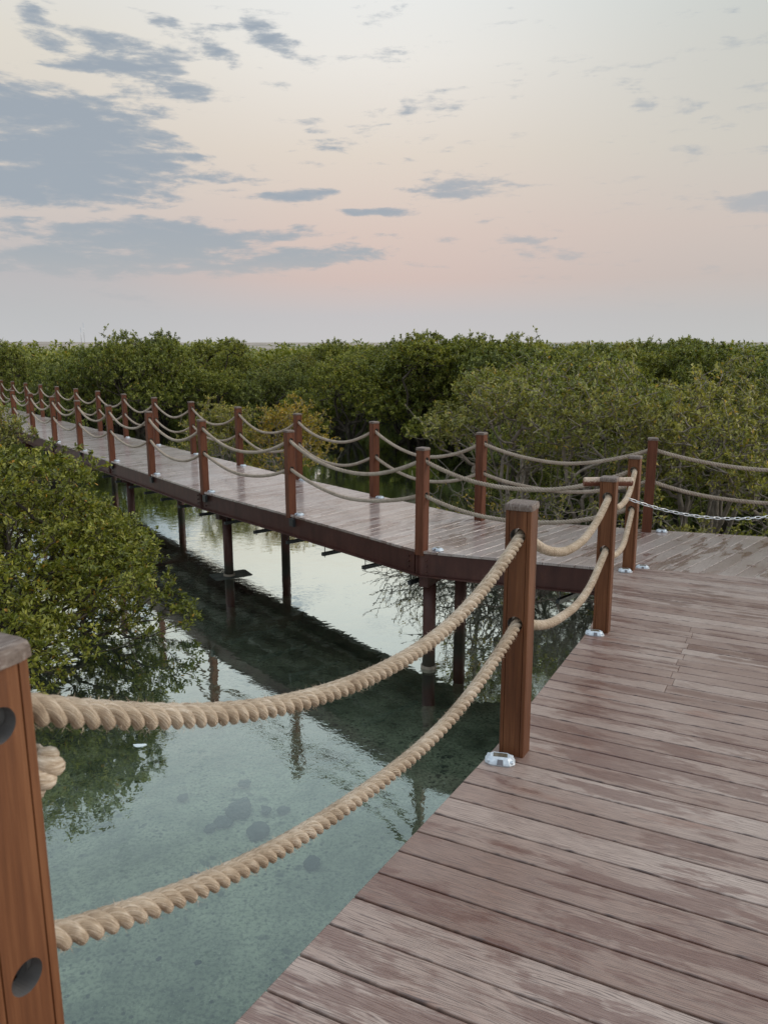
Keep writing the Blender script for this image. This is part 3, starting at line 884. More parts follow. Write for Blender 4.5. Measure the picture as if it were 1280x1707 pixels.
#TREES
# ------------------------------------------------------------------ mangroves
def skeleton(rs, height, rad, n_clump, n_tip, stems, bare=0, low=.35, clump_r=.42, flat=.62, dome=False, lean=(0, 0)):
    """stems, limbs and twigs grown towards clumped tip points; returns nodes, parents, radii, leafy tips and directions"""
    nodes = []; par = []
    def add(p, q): nodes.append(np.array(p, float)); par.append(q); return len(nodes) - 1
    root = add((0, 0, -.5), -1)
    hub = add((0, 0, 0), root)
    top = []
    for k in range(stems):
        a = k * 6.283 / stems + rs.uniform(-.5, .5)
        q = hub; p = np.array((.06 * math.cos(a), .06 * math.sin(a), 0.0))
        out = rs.uniform(.25, .75) * rad; hh = height * rs.uniform(.5, .75)
        for j in range(1, 6):
            t = j / 5
            w = np.array((out * math.cos(a) * t ** .8 + lean[0] * t, out * math.sin(a) * t ** .8 + lean[1] * t, hh * t)) + rs.normal(0, .05 * rad * .6, 3)
            q = add(w, q)
        top.append(q)
    # clump centres over an uneven dome
    cl = []
    for _ in range(n_clump):
        a = rs.uniform(0, 6.283); z = rs.uniform(0, 1) ** .8
        rr_ = math.sqrt(max(0, 1 - (z * .97) ** 2)) * rs.uniform(.62, 1.06)
        cl.append((rad * rr_ * math.cos(a) + lean[0], rad * rr_ * math.sin(a) + lean[1], height * (low + (1 - low) * z * rs.uniform(.80, 1.0) - .06)))
    cl = np.array(cl)
    tips = []
    for i in range(n_tip):
        c = cl[rs.integers(n_clump)]
        if dome:
            v = rs.normal(0, 1, 3); v[2] = abs(v[2]) - .25; v /= np.linalg.norm(v)
            p = c + v * np.array((clump_r, clump_r, clump_r * flat)) * rad * (1 - .35 * rs.uniform(0, 1) ** 2 + max(0, rs.normal(0, .16)))
        else:
            p = c + rs.normal(0, 1, 3) * np.array((clump_r, clump_r, clump_r * flat)) * rad * .42
        p[2] = max(p[2], .15)
        tips.append(p)
    btips = [np.array((rs.normal(0, .5) * rad, rs.normal(0, .5) * rad, rs.uniform(.15, low + .15) * height)) for _ in range(bare)]
    allt = [(p, True) for p in tips] + [(p, False) for p in btips]
    base = np.array((lean[0] * .5, lean[1] * .5, height * .35))
    allt.sort(key=lambda q: np.linalg.norm((q[0] - base) * (1, 1, 1.2)))
    N = np.zeros((len(nodes) + len(allt) * 4 + 8, 3)); N[:len(nodes)] = nodes
    leafy = []; ldir = []
    for p, lf in allt:
        n = len(nodes)
        d = N[1:n] - p
        cost = np.einsum('ij,ij->i', d, d) + np.where(N[1:n, 2] > p[2] - .02, .35 * rad, 0) * .5
        q = int(np.argmin(cost)) + 1
        a = N[q]; L = np.linalg.norm(p - a)
        ns = 2 if L < .35 else 3
        sag_ = rs.normal(0, .10 * L, 3)
        for j in range(1, ns + 1):
            t = j / ns
            w = a + (p - a) * t + sag_ * math.sin(t * math.pi)
            w[2] += .10 * L * (t * t - t)
            nodes.append(w); par.append(q); N[len(nodes) - 1] = w; q = len(nodes) - 1
        if lf:
            leafy.append(p); dd = p - N[par[q]]; ldir.append(dd / (np.linalg.norm(dd) + 1e-6))
    cnt = np.zeros(len(nodes)); ch = np.ones(len(nodes), bool)
    for i, q in enumerate(par):
        if q >= 0: ch[q] = False
    cnt[ch] = 1
    for i in range(len(nodes) - 1, 0, -1): cnt[par[i]] += cnt[i]
    return np.array(nodes), np.array(par), cnt, np.array(leafy), np.array(ldir)

def limb_mesh(name, nodes, par, cnt, r_tip, k, mt, m=5, max_r=.11):
    r = np.minimum(r_tip * cnt ** k, max_r)
    V = []; Q = []
    th = np.linspace(0, 2 * math.pi, m, endpoint=False)
    idx = np.arange(1, len(nodes))
    a = nodes[par[idx]]; b = nodes[idx]
    t = b - a; L = np.linalg.norm(t, axis=1, keepdims=True) + 1e-6; t = t / L
    ref = np.where(np.abs(t[:, 2:3]) > .9, np.array([[1., 0, 0]]), np.array([[0, 0, 1.]]))
    u = np.cross(t, ref); u /= np.linalg.norm(u, axis=1, keepdims=True); w = np.cross(t, u)
    ra_ = np.minimum(r[par[idx]], r[idx] * 1.35); rb = r[idx]
    ringd = np.cos(th)[None, :, None] * u[:, None] + np.sin(th)[None, :, None] * w[:, None]
    va = a[:, None] + ra_[:, None, None] * ringd; vb = (b + t * .15 * rb[:, None])[:, None] + rb[:, None, None] * ringd
    V = np.concatenate([va, vb], 1).reshape(-1, 3)
    base = np.arange(len(idx))[:, None] * 2 * m
    j = np.arange(m)
    Q = np.stack([base + j, base + (j + 1) % m, base + m + (j + 1) % m, base + m + j], -1).reshape(-1, 4)
    return np_mesh(name, V, Q, mt, smooth=True)

def leaf_mesh(name, rs, tips, dirs, per, length, width, mt, back=.14, wide=.9, six=False, up=.25):
    n = len(tips) * per
    T = np.repeat(tips, per, 0); D = np.repeat(dirs, per, 0)
    clump = np.repeat(rs.uniform(0, 1, len(tips)), per)
    p = T - D * rs.uniform(-.02, back, (n, 1)) + rs.normal(0, .018, (n, 3))
    d = D * .75 + rs.normal(0, 1, (n, 3)) * wide + np.array((0, 0, up)); d /= np.linalg.norm(d, axis=1, keepdims=True)
    nn = np.array((0, 0, 1.0)) + rs.normal(0, .55, (n, 3)); s = np.cross(d, nn); s /= np.linalg.norm(s, axis=1, keepdims=True) + 1e-6
    nn = np.cross(s, d)
    L = length * rs.uniform(.65, 1.2, (n, 1)); W = width * rs.uniform(.75, 1.15, (n, 1)) * .5
    fold = nn * W * .35; curl = -nn * L * .10
    if six:
        V = np.stack([p, p + d * L * .32 - s * W * .9 + fold, p + d * L * .70 - s * W * .8 + fold + curl * .5, p + d * L + curl,
                      p + d * L * .70 + s * W * .8 + fold + curl * .5, p + d * L * .32 + s * W * .9 + fold], 1).reshape(-1, 3)
        b = np.arange(n)[:, None] * 6
        Q = np.concatenate([b + np.array([[0, 3, 2, 1]]), b + np.array([[0, 5, 4, 3]])], 0)
        k = 6
    else:
        V = np.stack([p, p + d * L * .5 - s * W + fold, p + d * L + curl, p + d * L * .5 + s * W + fold], 1).reshape(-1, 3)
        b = np.arange(n)[:, None] * 4
        Q = np.concatenate([b + np.array([[0, 2, 1]]), b + np.array([[0, 3, 2]])], 0)
        k = 4
    col = np.stack([rs.uniform(0, 1, n), clump, rs.uniform(0, 1, n), np.ones(n)], 1)
    return np_mesh(name, V, Q, mt, np.repeat(col, k, 0))

def tree_pair(seed, height, rad, n_clump, n_tip, per, leaf, stems, leafmat, barkmat, r_tip=.0045, six=False, **kw):
    rs = np.random.default_rng(seed)
    nd, pr, ct, tp, dr = skeleton(rs, height, rad, n_clump, n_tip, stems, **kw)
    tm = limb_mesh('trunk', nd, pr, ct, r_tip, .47, barkmat, 5 if six else 4)
    lm = leaf_mesh('crown', rs, tp, dr, per, leaf[0], leaf[1], leafmat, six=six, back=leaf[2] if len(leaf) > 2 else .14)
    return tm, lm

def plant(pair, x, y, z, rz, sc, label, group, name='mangrove_tree', cat='tree', leafmat=None, barkmat=None, zs=1.0):
    e = empty(name, (x, y, z), rz); e.scale = (sc, sc, sc * zs)
    tag(e, label, cat, group)
    t = link_mesh('trunk', pair[0], e); c = link_mesh('crown', pair[1], e)
    if leafmat is not None:
        c.material_slots[0].link = 'OBJECT'; c.material_slots[0].material = leafmat
    if barkmat is not None:
        t.material_slots[0].link = 'OBJECT'; t.material_slots[0].material = barkmat
    return e

# the big bush by the channel
bush = tree_pair(21, 2.75, 1.95, 64, 5200, 13, (.066, .030, .09), 9, M['leaf_near'], M['bark'], r_tip=.0033, six=True, bare=260, low=.13, clump_r=.27, flat=.8, dome=True)
plant(bush, -4.62, 8.75, WATER - .05, .4, .96, 'big leafy mangrove bush hanging over the clear water beside the channel', None, 'mangrove_bush', 'bush', zs=.93)
bush2 = tree_pair(22, 2.8, 1.15, 22, 800, 12, (.08, .034, .11), 6, M['leaf'], M['bark'], r_tip=.004, six=False, bare=50, low=.25)
plant(bush2, -7.35, 14.2, WATER - .05, 1.0, 1.02, 'taller loose olive mangrove bush standing against the boardwalk beyond the big bush', None, 'mangrove_bush', 'bush', M['leaf_olive'])
plant(bush2, -6.3, 10.6, WATER - .05, 2.2, .86, 'mangrove bush tucked behind the big bush at the picture edge', None, 'mangrove_bush', 'bush')

# open crowned trees behind the tree-side rail
OPEN = [tree_pair(31 + i, 3.45, (1.25, 1.4, 1.2)[i], (17, 20, 15)[i], (520, 600, 480)[i], 10, (.074, .036, .10), (4, 5, 3)[i], M['leaf_olive'], M['bark_pale'], r_tip=.0050, bare=(90, 110, 80)[i], low=.58, clump_r=.42, flat=.7) for i in range(3)]
LOWB = tree_pair(41, 1.75, 1.15, 22, 900, 11, (.066, .032, .10), 8, M['leaf'], M['bark_pale'], r_tip=.004, bare=120, low=.12, clump_r=.5, flat=.8)
TWIG = tree_pair(42, 1.8, 1.25, 14, 130, 5, (.06, .028, .10), 14, M['leaf_olive'], M['bark_pale'], r_tip=.0052, bare=620, low=.35, clump_r=.7)
G1 = 'open mangroves close behind the tree-side rail'
near_trees = [
    (0, 3.25, 11.9, .3, 1.02, 'slim olive mangrove with a bare forked trunk showing just past the chain corner post', 'leaf_olive'),
    (1, 4.75, 11.6, 1.2, .98, 'spreading olive mangrove behind the hanging chain with a leaning trunk', 'leaf_olive'),
    (2, 1.75, 12.5, 2.1, .95, 'yellowish open mangrove right behind the first tree-side post after the chain corner', 'leaf_olive'),
    (0, 5.9, 11.0, 3.3, .92, 'bushy green mangrove at the picture edge past the chain', 'leaf'),
    (1, 2.5, 14.0, 4.0, 1.06, 'taller green mangrove looking over the slim olive mangrove', 'leaf'),
    (2, 4.1, 13.8, 5.2, 1.04, 'dense green mangrove between the slim and the spreading olive ones', 'leaf'),
    (0, 5.8, 13.4, .9, 1.04, 'green mangrove behind the spreading olive mangrove', 'leaf_olive'),
    (1, 7.2, 12.8, 2.9, 1.02, 'green mangrove beyond the bushy one at the picture edge', 'leaf'),
]
for i, x, y, rz_, s, lab, lm in near_trees:
    plant(OPEN[i], x, y, WATER - .1, rz_, s, lab, G1, leafmat=M[lm])
low = [
    (LOWB, 4.0, 10.0, .0, .78, 'leafy low bush pressing against the deck edge beneath the chain', 'leaf_olive'),
    (LOWB, 5.2, 9.75, 1.4, .80, 'leafy low bush against the deck edge farther along under the chain', 'leaf'),
    (LOWB, 6.1, 9.4, 2.6, .85, 'low bush at the deck edge where the chain leaves the picture', 'leaf_olive'),
    (TWIG, 2.25, 10.9, .5, 1.0, 'tangle of bare grey mangrove stems behind the rail next to the chain corner', 'leaf_olive'),
    (TWIG, 3.25, 10.7, 2.5, .95, 'tangle of bare grey stems just behind the chain corner post', 'leaf_olive'),
    (TWIG, 1.35, 11.6, 4.1, .85, 'half bare twiggy bush with a few yellow leaves behind the first tree-side post', 'leaf_yellow'),
    (TWIG, .75, 12.1, 1.1, .62, 'small twiggy yellow bush in the water behind the boardwalk bend', 'leaf_yellow'),
]
for pr_, x, y, rz_, s, lab, lm in low:
    plant(pr_, x, y, WATER - .1, rz_, s, lab, 'low growth behind the tree-side rail', 'mangrove_bush', 'bush', M[lm])
# yellowing bushes beyond the walkway
YEL = tree_pair(44, 2.2, 1.15, 20, 620, 11, (.085, .040, .12), 7, M['leaf_yellow'], M['bark_pale'], r_tip=.006, bare=90, low=.22, clump_r=.5, flat=.8)
plant(YEL, -2.75, 21.4, WATER - .1, .4, 1.0, 'golden yellow mangrove bush standing in the water behind the third tree-side post', 'yellowing bushes', 'mangrove_bush', 'bush')
plant(YEL, -4.5, 21.6, WATER - .1, 2.3, .98, 'yellow green mangrove bush beside the golden one, farther along the rail', 'yellowing bushes', 'mangrove_bush', 'bush', M['leaf_olive'])

# closed forest
FOR = [tree_pair(51 + i, (3.5, 3.3, 3.6, 3.2, 3.4)[i], (1.7, 2.0, 1.6, 2.15, 1.85)[i], (15, 19, 13, 22, 17)[i], (1350, 1650, 1200, 1800, 1500)[i], 15, (.098, .047, .13), 4, M['leaf'], M['bark'], r_tip=.006, bare=20, low=.22, clump_r=.36, flat=.72, dome=True) for i in range(5)]
PIT = math.atan(278.5 / 1300); EYE = 2.11
def project(x, y, z):
    d = y * math.cos(PIT) - (z - EYE) * math.sin(PIT)
    return 640 + 1300 * x / d, 853.5 - 1300 * (y * math.sin(PIT) + (z - EYE) * math.cos(PIT)) / d
rt = random.Random(19)
spots = []
def corridor(x, y):
    p = np.array((x, y))
    # signed distance across the walkway's long leg
    s = (p - np.array(FAR[2])).dot(dN); q = (p - np.array(FAR[2])).dot(qN)
    return s, q
y = 19.0
row = 0
while y < 50:
    step = 2.95 + .012 * (y - 19)
    x = -.60 * y - 2 + (row % 2) * step / 2
    while x < .58 * y + 3:
        px, py = x + rt.uniform(-1.0, 1.0), y + rt.uniform(-1.0, 1.0)
        s, q = corridor(px, py)
        ok = True
        if s > -3 and -3.2 < q < (3.6 if s > 6 else 5.6): ok = False         # walkway and its channel
        if q <= -3.2 and (s < 17): ok = False                                # open water on the channel side
        if -4.2 < px < 3.0 and py < 27.0 - .5 * abs(px): ok = False          # pool behind the bend
        if -.37 < px / py < -.045 and py < 31.5: ok = False                  # open pool the sky reflects in
        if px > 3 and py < 15: ok = False
        if ok: spots.append((px, py))
        x += step
    y += step * .92; row += 1
# filler row behind the open trees
for px, py in ((3.1, 16.2), (5.0, 15.9), (6.9, 15.4), (8.6, 14.9), (4.3, 17.9), (6.4, 17.6), (8.6, 17.2), (10.3, 16.3)): spots.append((px, py))
TALL = {}
for u_, dist, h_ in ((190, 33, 4.15), (228, 32, 4.35), (268, 34, 4.2), (14, 42, 4.35), (-18, 41, 4.2), (560, 38, 3.9), (702, 28.5, 4.05), (760, 29.5, 4.3), (812, 28.5, 4.35), (850, 30, 4.25), (1112, 33, 4.15)):
    p = ((u_ - 640) / 1300 * (dist * math.cos(PIT) + .3), dist)
    spots = [q for q in spots if math.hypot(q[0] - p[0], q[1] - p[1]) > 1.3]
    spots.append(p); TALL[p] = h_
spots.sort(key=lambda q: q[1])
keys = {}
fp = [project(*p, 0)[0] for p in FAR]
tops = {0: 'leaf', 1: 'leaf_dark', 2: 'leaf', 3: 'leaf_olive', 4: 'leaf', 6: 'leaf', 7: 'leaf', 5: 'leaf_dark'}
tone = {'leaf': 'mid green', 'leaf_dark': 'dark green', 'leaf_olive': 'olive green'}
for n, (px, py) in enumerate(spots):
    v = rt.randrange(5); lm = tops[rt.randrange(8)]
    hgt = 2.62 + .024 * (py - 16) + rt.choice((-.75, -.35, 0, .4, .8)) + rt.uniform(-.12, .12)
    u, _ = project(px, py, 1.5)
    if (px, py) in TALL: hgt = TALL[(px, py)] * .99
    sc = hgt / 3.4
    if not (-140 < u < 1420): continue
    if u > fp[0] + 60: key = 'past the chain corner post'
    else:
        i = min(range(len(fp)), key=lambda k: abs(fp[k] - u))
        key = 'in line with the chain corner post' if i == 0 else f'in line with the {ORD[i]} post of the tree-side rail'
        if u < fp[-1] - 10: key = 'past the last visible post of the tree-side rail'
    keys[key] = keys.get(key, 0) + 1
    r_ = keys[key]
    ordn = ORD[r_ - 1] if r_ <= 20 else ('twenty ' + ORD[r_ - 21] if r_ <= 29 else 'thirty ' + ORD[r_ - 31] if r_ <= 39 else 'forty ' + ORD[(r_ - 41) % 20])
    plant(FOR[v], px, py, WATER - .1, rt.uniform(0, 6.28), min(sc, 1.12), f'{tone[lm]} mangrove, {ordn} tree back {key}', 'mangroves of the closed forest', leafmat=M[lm], zs=max(1, sc / 1.12))

# the wood beyond, read as one mass
def wood():
    rs = np.random.default_rng(77)
    T = []; 
    for _ in range(760):
        yy = 47 + 150 * rs.uniform(0, 1) ** 1.6
        xx = rs.uniform(-.62, .62) * yy
        h = 3.0 + rs.uniform(-.7, .85) - .001 * max(0, yy - 60)
        if xx / yy > .16 and xx / yy < .31 and yy > 52: h *= .80
        if -.47 < xx / yy < -.36 and yy > 52: h *= .86
        r = rs.uniform(1.5, 2.2)
        for c in range(16):
            a = rs.uniform(0, 6.283); z = rs.uniform(0, 1)
            q = math.sqrt(1 - z * z * .9) * rs.uniform(.4, 1)
            cc = np.array((xx + r * q * math.cos(a), yy + r * q * math.sin(a), WATER + h * (.35 + .6 * z)))
            T.append(cc + rs.normal(0, 1, (9, 3)) * np.array((.42, .42, .26)))
            T[-1][:, 2] = np.minimum(T[-1][:, 2], WATER + h)
    T = np.concatenate(T)
    D = rs.normal(0, 1, T.shape); D[:, 2] = np.abs(D[:, 2]); D /= np.linalg.norm(D, axis=1, keepdims=True)
    me = leaf_mesh('distant_wood', rs, T, D, 2, .30, .17, M['leaf'], back=.2)
    tag(link_mesh('distant_wood', me), 'far mangrove wood closing the view below the horizon', 'wood', kind='stuff')
wood()

# ------------------------------------------------------------------ ground, water
def grid(name, xs, ys, zf, mt):
    X, Y = np.meshgrid(xs, ys)
    Z = zf(X, Y)
    V = np.stack([X, Y, Z], -1).reshape(-1, 3)
    w = len(xs)
    i = (np.arange(len(ys) - 1)[:, None] * w + np.arange(w - 1)).ravel()
    Q = np.stack([i, i + 1, i + w + 1, i + w], -1)
    return link_mesh(name, np_mesh(name, V, Q, mt, smooth=True))
def bedz(X, Y):
    D = np.hypot(X, Y)
    z = BED + .06 * np.sin(X * 1.3 + 1) * np.sin(Y * 1.1) + .03 * np.sin(X * 3.1 + Y * 2.3)
    z = z + np.clip((D - 60) / 120, 0, 1) * .9
    far = np.clip((D - 230) / 900, 0, 1)
    return z + far * (3.2 + 1.2 * np.sin(X * .006) + .8 * np.sin(X * .017 + Y * .004)) 
xs = np.concatenate([-np.geomspace(6000, 45, 40), np.linspace(-40, 40, 161), np.geomspace(45, 6000, 40)])
ys = np.concatenate([-np.geomspace(3000, 25, 16), np.linspace(-20, 60, 161), np.geomspace(66, 9000, 60)])
def bedmix(k):
    return None
bed = grid('seabed', xs, ys, bedz, M['bed']); tag(bed, kind='structure')
# land beyond the mangroves: one sheet with dunes
def landz(X, Y):
    D = np.hypot(X, Y)
    far = np.clip((D - 205) / 700, 0, 1)
    az = np.arctan2(X, Y)
    mound = 3.0 * np.exp(-((az + .40) / .045) ** 2) * np.clip((D - 300) / 300, 0, 1)
    dune = (.7 * np.sin(X * .021 + 1) * np.sin(Y * .013) + .5 * np.sin(X * .05 + Y * .02)) * np.clip((D - 260) / 300, 0, 1)
    return -1.75 + .9 * np.clip((D - 200) / 60, 0, 1) + far * 2.3 + dune + mound + np.clip((D - 1500) / 3000, 0, 1) * 14
la = np.linspace(R(-62), R(62), 240); lr = np.geomspace(195, 8000, 70)
A_, D_ = np.meshgrid(la, lr)
V = np.stack([D_ * np.sin(A_), D_ * np.cos(A_), landz(D_ * np.sin(A_), D_ * np.cos(A_))], -1).reshape(-1, 3)
i = (np.arange(69)[:, None] * 240 + np.arange(239)).ravel()
tag(link_mesh('desert', np_mesh('desert', V, np.stack([i, i + 1, i + 241, i + 240], -1), M['land'], smooth=True)), kind='structure')
mb = MB()
mb.face([(-230, -40, WATER), (230, -40, WATER), (230, 215, WATER), (-230, 215, WATER)])
tag(mb.build('water', M['water']), kind='structure')

# stones on the seabed, placed where they lie under the water
def unproj(px, py, z):
    dx = (px - 640) / 1300; dy = -(py - 853.5) / 1300
    d = (dx, math.cos(PIT) + dy * math.sin(PIT), -math.sin(PIT) + dy * math.cos(PIT))
    t = (z - EYE) / d[2]
    return d[0] * t, d[1] * t
import mathutils
def stone(px, py, size, label, seed, flat=.55):
    x, y_ = unproj(px, py, BED)
    r = random.Random(seed)
    import bmesh
    bm = bmesh.new(); bmesh.ops.create_icosphere(bm, subdivisions=3, radius=1)
    o3 = mathutils.Vector((seed * 3.1, seed, 0))
    for v in bm.verts:
        n = mathutils.noise.noise(v.co * 1.3 + o3) * .45 + mathutils.noise.noise(v.co * 3.4 + o3) * .18
        v.co = v.co * (1 + n); v.co.x *= size * r.uniform(.98, 1.02); v.co.y *= size * .8; v.co.z *= size * flat
    me = bpy.data.meshes.new('stone'); bm.to_mesh(me); bm.free()
    me.polygons.foreach_set('use_smooth', np.ones(len(me.polygons), bool)); me.materials.append(M['stone'])
    o = link_mesh('stone', me); o.location = (x, y_, BED + size * flat * .25); o.rotation_euler = (0, 0, r.uniform(0, 6))
    tag(o, label, 'stone', 'dark stones under the water')
for i, (px, py, s, lab) in enumerate((
        (398, 1352, .13, 'biggest dark stone of the cluster under the clear water between the two near ropes'),
        (372, 1372, .085, 'dark stone touching the biggest one on its far rope side'),
        (430, 1388, .11, 'broad dark stone just in front of the biggest one on the seabed'),
        (444, 1352, .055, 'small dark stone beside the biggest one towards the ramp'),
        (350, 1384, .06, 'small dark stone at the outer end of the cluster under the near rope'),
        (472, 1352, .055, 'small dark stone on the ramp side end of the cluster'),
        (408, 1308, .06, 'small dark stone just beyond the biggest one'),
        (305, 1330, .05, 'lone dark stone under the water left of the cluster'),
        (325, 1465, .07, 'flat dark stone right above the lower near rope'),
        (390, 1578, .05, 'round dark stone below the lower near rope'),
        (330, 1612, .055, 'dark stone near the bottom below the lower rope, closest to the ramp corner'),
        (372, 1560, .04, 'little dark stone next to the round one below the lower rope'),
        (265, 1605, .045, 'little dark stone low on the seabed between the post and the rope'),
        (520, 1440, .07, 'dark stone under the middle of the lower near rope'))):
    stone(px, py, s, lab, i + 3)
# pale scrap floating
x, y_ = unproj(233, 1243, WATER)
mb = MB()
pts = [(.055 * math.cos(a) * (1 + .25 * math.sin(3 * a)), .032 * math.sin(a) * (1 + .2 * math.cos(2 * a)), 0) for a in np.linspace(0, 6.283, 16, endpoint=False)]
mb.loft([[(p[0], p[1], .001) for p in pts], [(p[0], p[1], .004 + .004 * math.sin(i)) for i, p in enumerate(pts)], [(p[0] * .6, p[1] * .6, .010) for p in pts]])
sp = mb.build('floating_scrap', M['scrap']); sp.location = (x, y_, WATER)
tag(sp, 'small pale scrap floating on the water below the upper near rope', 'scrap')

# far pier over the flats and the two masts
def dist_at(px, dist, z): return np.array(((px - 640) / 1300 * dist * .99, dist, z))
pr = tag(empty('pier', (0, 0, 0)), 'low dark pier on thin legs far off in front of the pale desert', 'pier')
a = dist_at(872, 150, 0); b = dist_at(985, 146, 0); d = (b - a); L = np.linalg.norm(d); d /= L
mb = MB(); mb.box((*((a + b) / 2)[:2], 1.42), (L, 2.4, .5), (tuple(d), (-d[1], d[0], 0), (0, 0, 1))); mb.build('pier_deck', M['dark_steel'], pr)
for k in range(7):
    p = a + d * L * (k + .5) / 7
    mb = MB(); mb.tube([(p[0], p[1], -1.8), (p[0], p[1], 1.17)], .13, 8); mb.build('leg', M['dark_steel'], pr)
for px, hh, lab in ((143, 33, 'thin lattice mast on the horizon, the shorter of two'), (148, 42, 'thin lattice mast on the horizon, the taller of two')):
    p = dist_at(px, 1500, 0)
    m_ = tag(empty('radio_mast', (p[0], p[1], 1.0)), lab, 'mast', 'masts on the horizon')
    mb = MB()
    for k in range(3):
        aa = k * 2.094
        mb.tube([(.8 * math.cos(aa), .8 * math.sin(aa), 0), (.35 * math.cos(aa), .35 * math.sin(aa), hh)], .12, 5)
    for k in range(14):
        z = hh * (k + .5) / 14; w = .8 - .45 * z / hh
        for q in range(3):
            a0, a1 = q * 2.094, (q + 1) * 2.094
            mb.tube([(w * math.cos(a0), w * math.sin(a0), z), (w * math.cos(a1), w * math.sin(a1), z + .8)], .07, 4)
    mb.build('lattice', M['far_mast'] if 'far_mast' in M else M['galv'], m_)

# ------------------------------------------------------------------ sky, sun
SUN_EL, SUN_AZ = R(26), R(82)          # soft veiled light from the ramp side
w = bpy.data.worlds.new('World'); SC.world = w; w.use_nodes = True
k = NT(w.node_tree)
out = k.n('ShaderNodeOutputWorld')
dirv = k.n('ShaderNodeTexCoord').outputs['Generated']
sp_ = k.n('ShaderNodeSeparateXYZ', {0: dirv})
el = k.m('MULTIPLY', k.m('ARCSINE', sp_.outputs[2]), 57.2958)
az = k.m('MULTIPLY', k.m('ARCTAN2', sp_.outputs[0], sp_.outputs[1]), 57.2958)
def lin(c): return tuple(((v / 255 + .055) / 1.055) ** 2.4 if v > 10 else v / 3295 for v in c)
mid_ = k.ramp(k.m('DIVIDE', el, 45.0, clamp=True), [(0, lin((203, 202, 203))), (.045, lin((200, 197, 199))), (.10, lin((214, 193, 186))), (.17, lin((221, 201, 191))), (.28, lin((229, 217, 204))), (.40, lin((240, 236, 229))), (.50, lin((238, 240, 238))), (.72, lin((212, 225, 232))), (1, lin((205, 222, 234)))])
side = k.ramp(k.m('DIVIDE', el, 45.0, clamp=True), [(0, lin((198, 199, 199))), (.045, lin((194, 193, 193))), (.10, lin((200, 189, 184))), (.17, lin((208, 195, 187))), (.28, lin((210, 205, 195))), (.40, lin((208, 208, 201))), (.50, lin((206, 213, 210))), (.72, lin((198, 212, 219))), (1, lin((198, 214, 226)))])
left = k.ramp(k.m('DIVIDE', el, 45.0, clamp=True), [(0, lin((198, 199, 201))), (.045, lin((192, 193, 195))), (.10, lin((190, 187, 189))), (.17, lin((208, 198, 193))), (.28, lin((222, 212, 200))), (.40, lin((228, 222, 210))), (.50, lin((228, 229, 226))), (.72, lin((208, 220, 228))), (1, lin((203, 219, 231)))])
col = k.mix(k.smooth(az, 0, 26), mid_, side)
col = k.mix(k.smooth(az, -2, -24), col, left)
# clouds: fractal noise gated by soft ellipses in azimuth/elevation
cv = k.n('ShaderNodeCombineXYZ', {0: k.m('MULTIPLY', az, .13), 1: k.m('MULTIPLY', el, .52), 2: 0.0}).outputs[0]
cn = k.noise(cv, 1.0, 7, .62, .35)
cn2 = k.noise(cv, 4.0, 5, .62, .2)
def px_dir(px, py):
    dx = (px - 640) / 1300; dy = -(py - 853.5) / 1300
    d = np.array((dx, math.cos(PIT) + dy * math.sin(PIT), -math.sin(PIT) + dy * math.cos(PIT))); d /= np.linalg.norm(d)
    return math.degrees(math.atan2(d[0], d[1])), math.degrees(math.asin(d[2]))
CL = [  # centre px, centre py, half width, half height, tilt, amount
    (90, 205, 215, 75, .05, 1.25), (110, 300, 260, 55, -.05, 1.35), (70, 250, 190, 80, 0, 1.2), (230, 92, 120, 34, .18, 1.0), (90, 72, 60, 22, .2, .75),
    (60, 25, 34, 22, .2, .85), (265, 35, 40, 15, .1, .8), (375, 95, 36, 18, .25, .8), (455, 58, 50, 26, .3, .85), (210, 125, 130, 34, .1, .95), (490, 200, 60, 10, -.05, .62),
    (270, 262, 100, 10, -.04, .95), (330, 298, 42, 20, 0, .8), (230, 395, 270, 34, -.03, 1.25), (150, 432, 300, 34, 0, 1.2), (500, 430, 150, 22, -.08, 1.1), (500, 325, 115, 12, -.05, .85),
    (745, 318, 100, 20, .05, 1.05), (625, 354, 80, 9, 0, .8), (735, 398, 36, 8, 0, .7), (845, 398, 75, 9, .02, .75), (1275, 338, 75, 18, 0, 1.0), (1245, 378, 55, 10, 0, .7),
    (1100, 178, 95, 16, .05, .55), (870, 310, 45, 6, 0, .55), (30, 370, 90, 12, 0, .7)]
gate = None
for cx_, cy_, hw_, hh_, ti, am in CL:
    a0, e0 = px_dir(cx_, cy_)
    a1, _ = px_dir(cx_ + hw_, cy_); _, e1 = px_dir(cx_, cy_ - hh_)
    sa, se = abs(a1 - a0), abs(e1 - e0)
    da = k.m('SUBTRACT', az, a0)
    de = k.m('ADD', k.m('SUBTRACT', el, e0), k.m('MULTIPLY', da, ti))
    x2 = k.m('DIVIDE', da, sa); y2 = k.m('DIVIDE', de, se)
    r2 = k.m('ADD', k.m('MULTIPLY', x2, x2), k.m('MULTIPLY', y2, y2))
    g = k.m('MULTIPLY', k.m('SUBTRACT', 1.0, k.m('MULTIPLY', r2, .72)), am)
    gate = g if gate is None else k.m('MAXIMUM', gate, g)
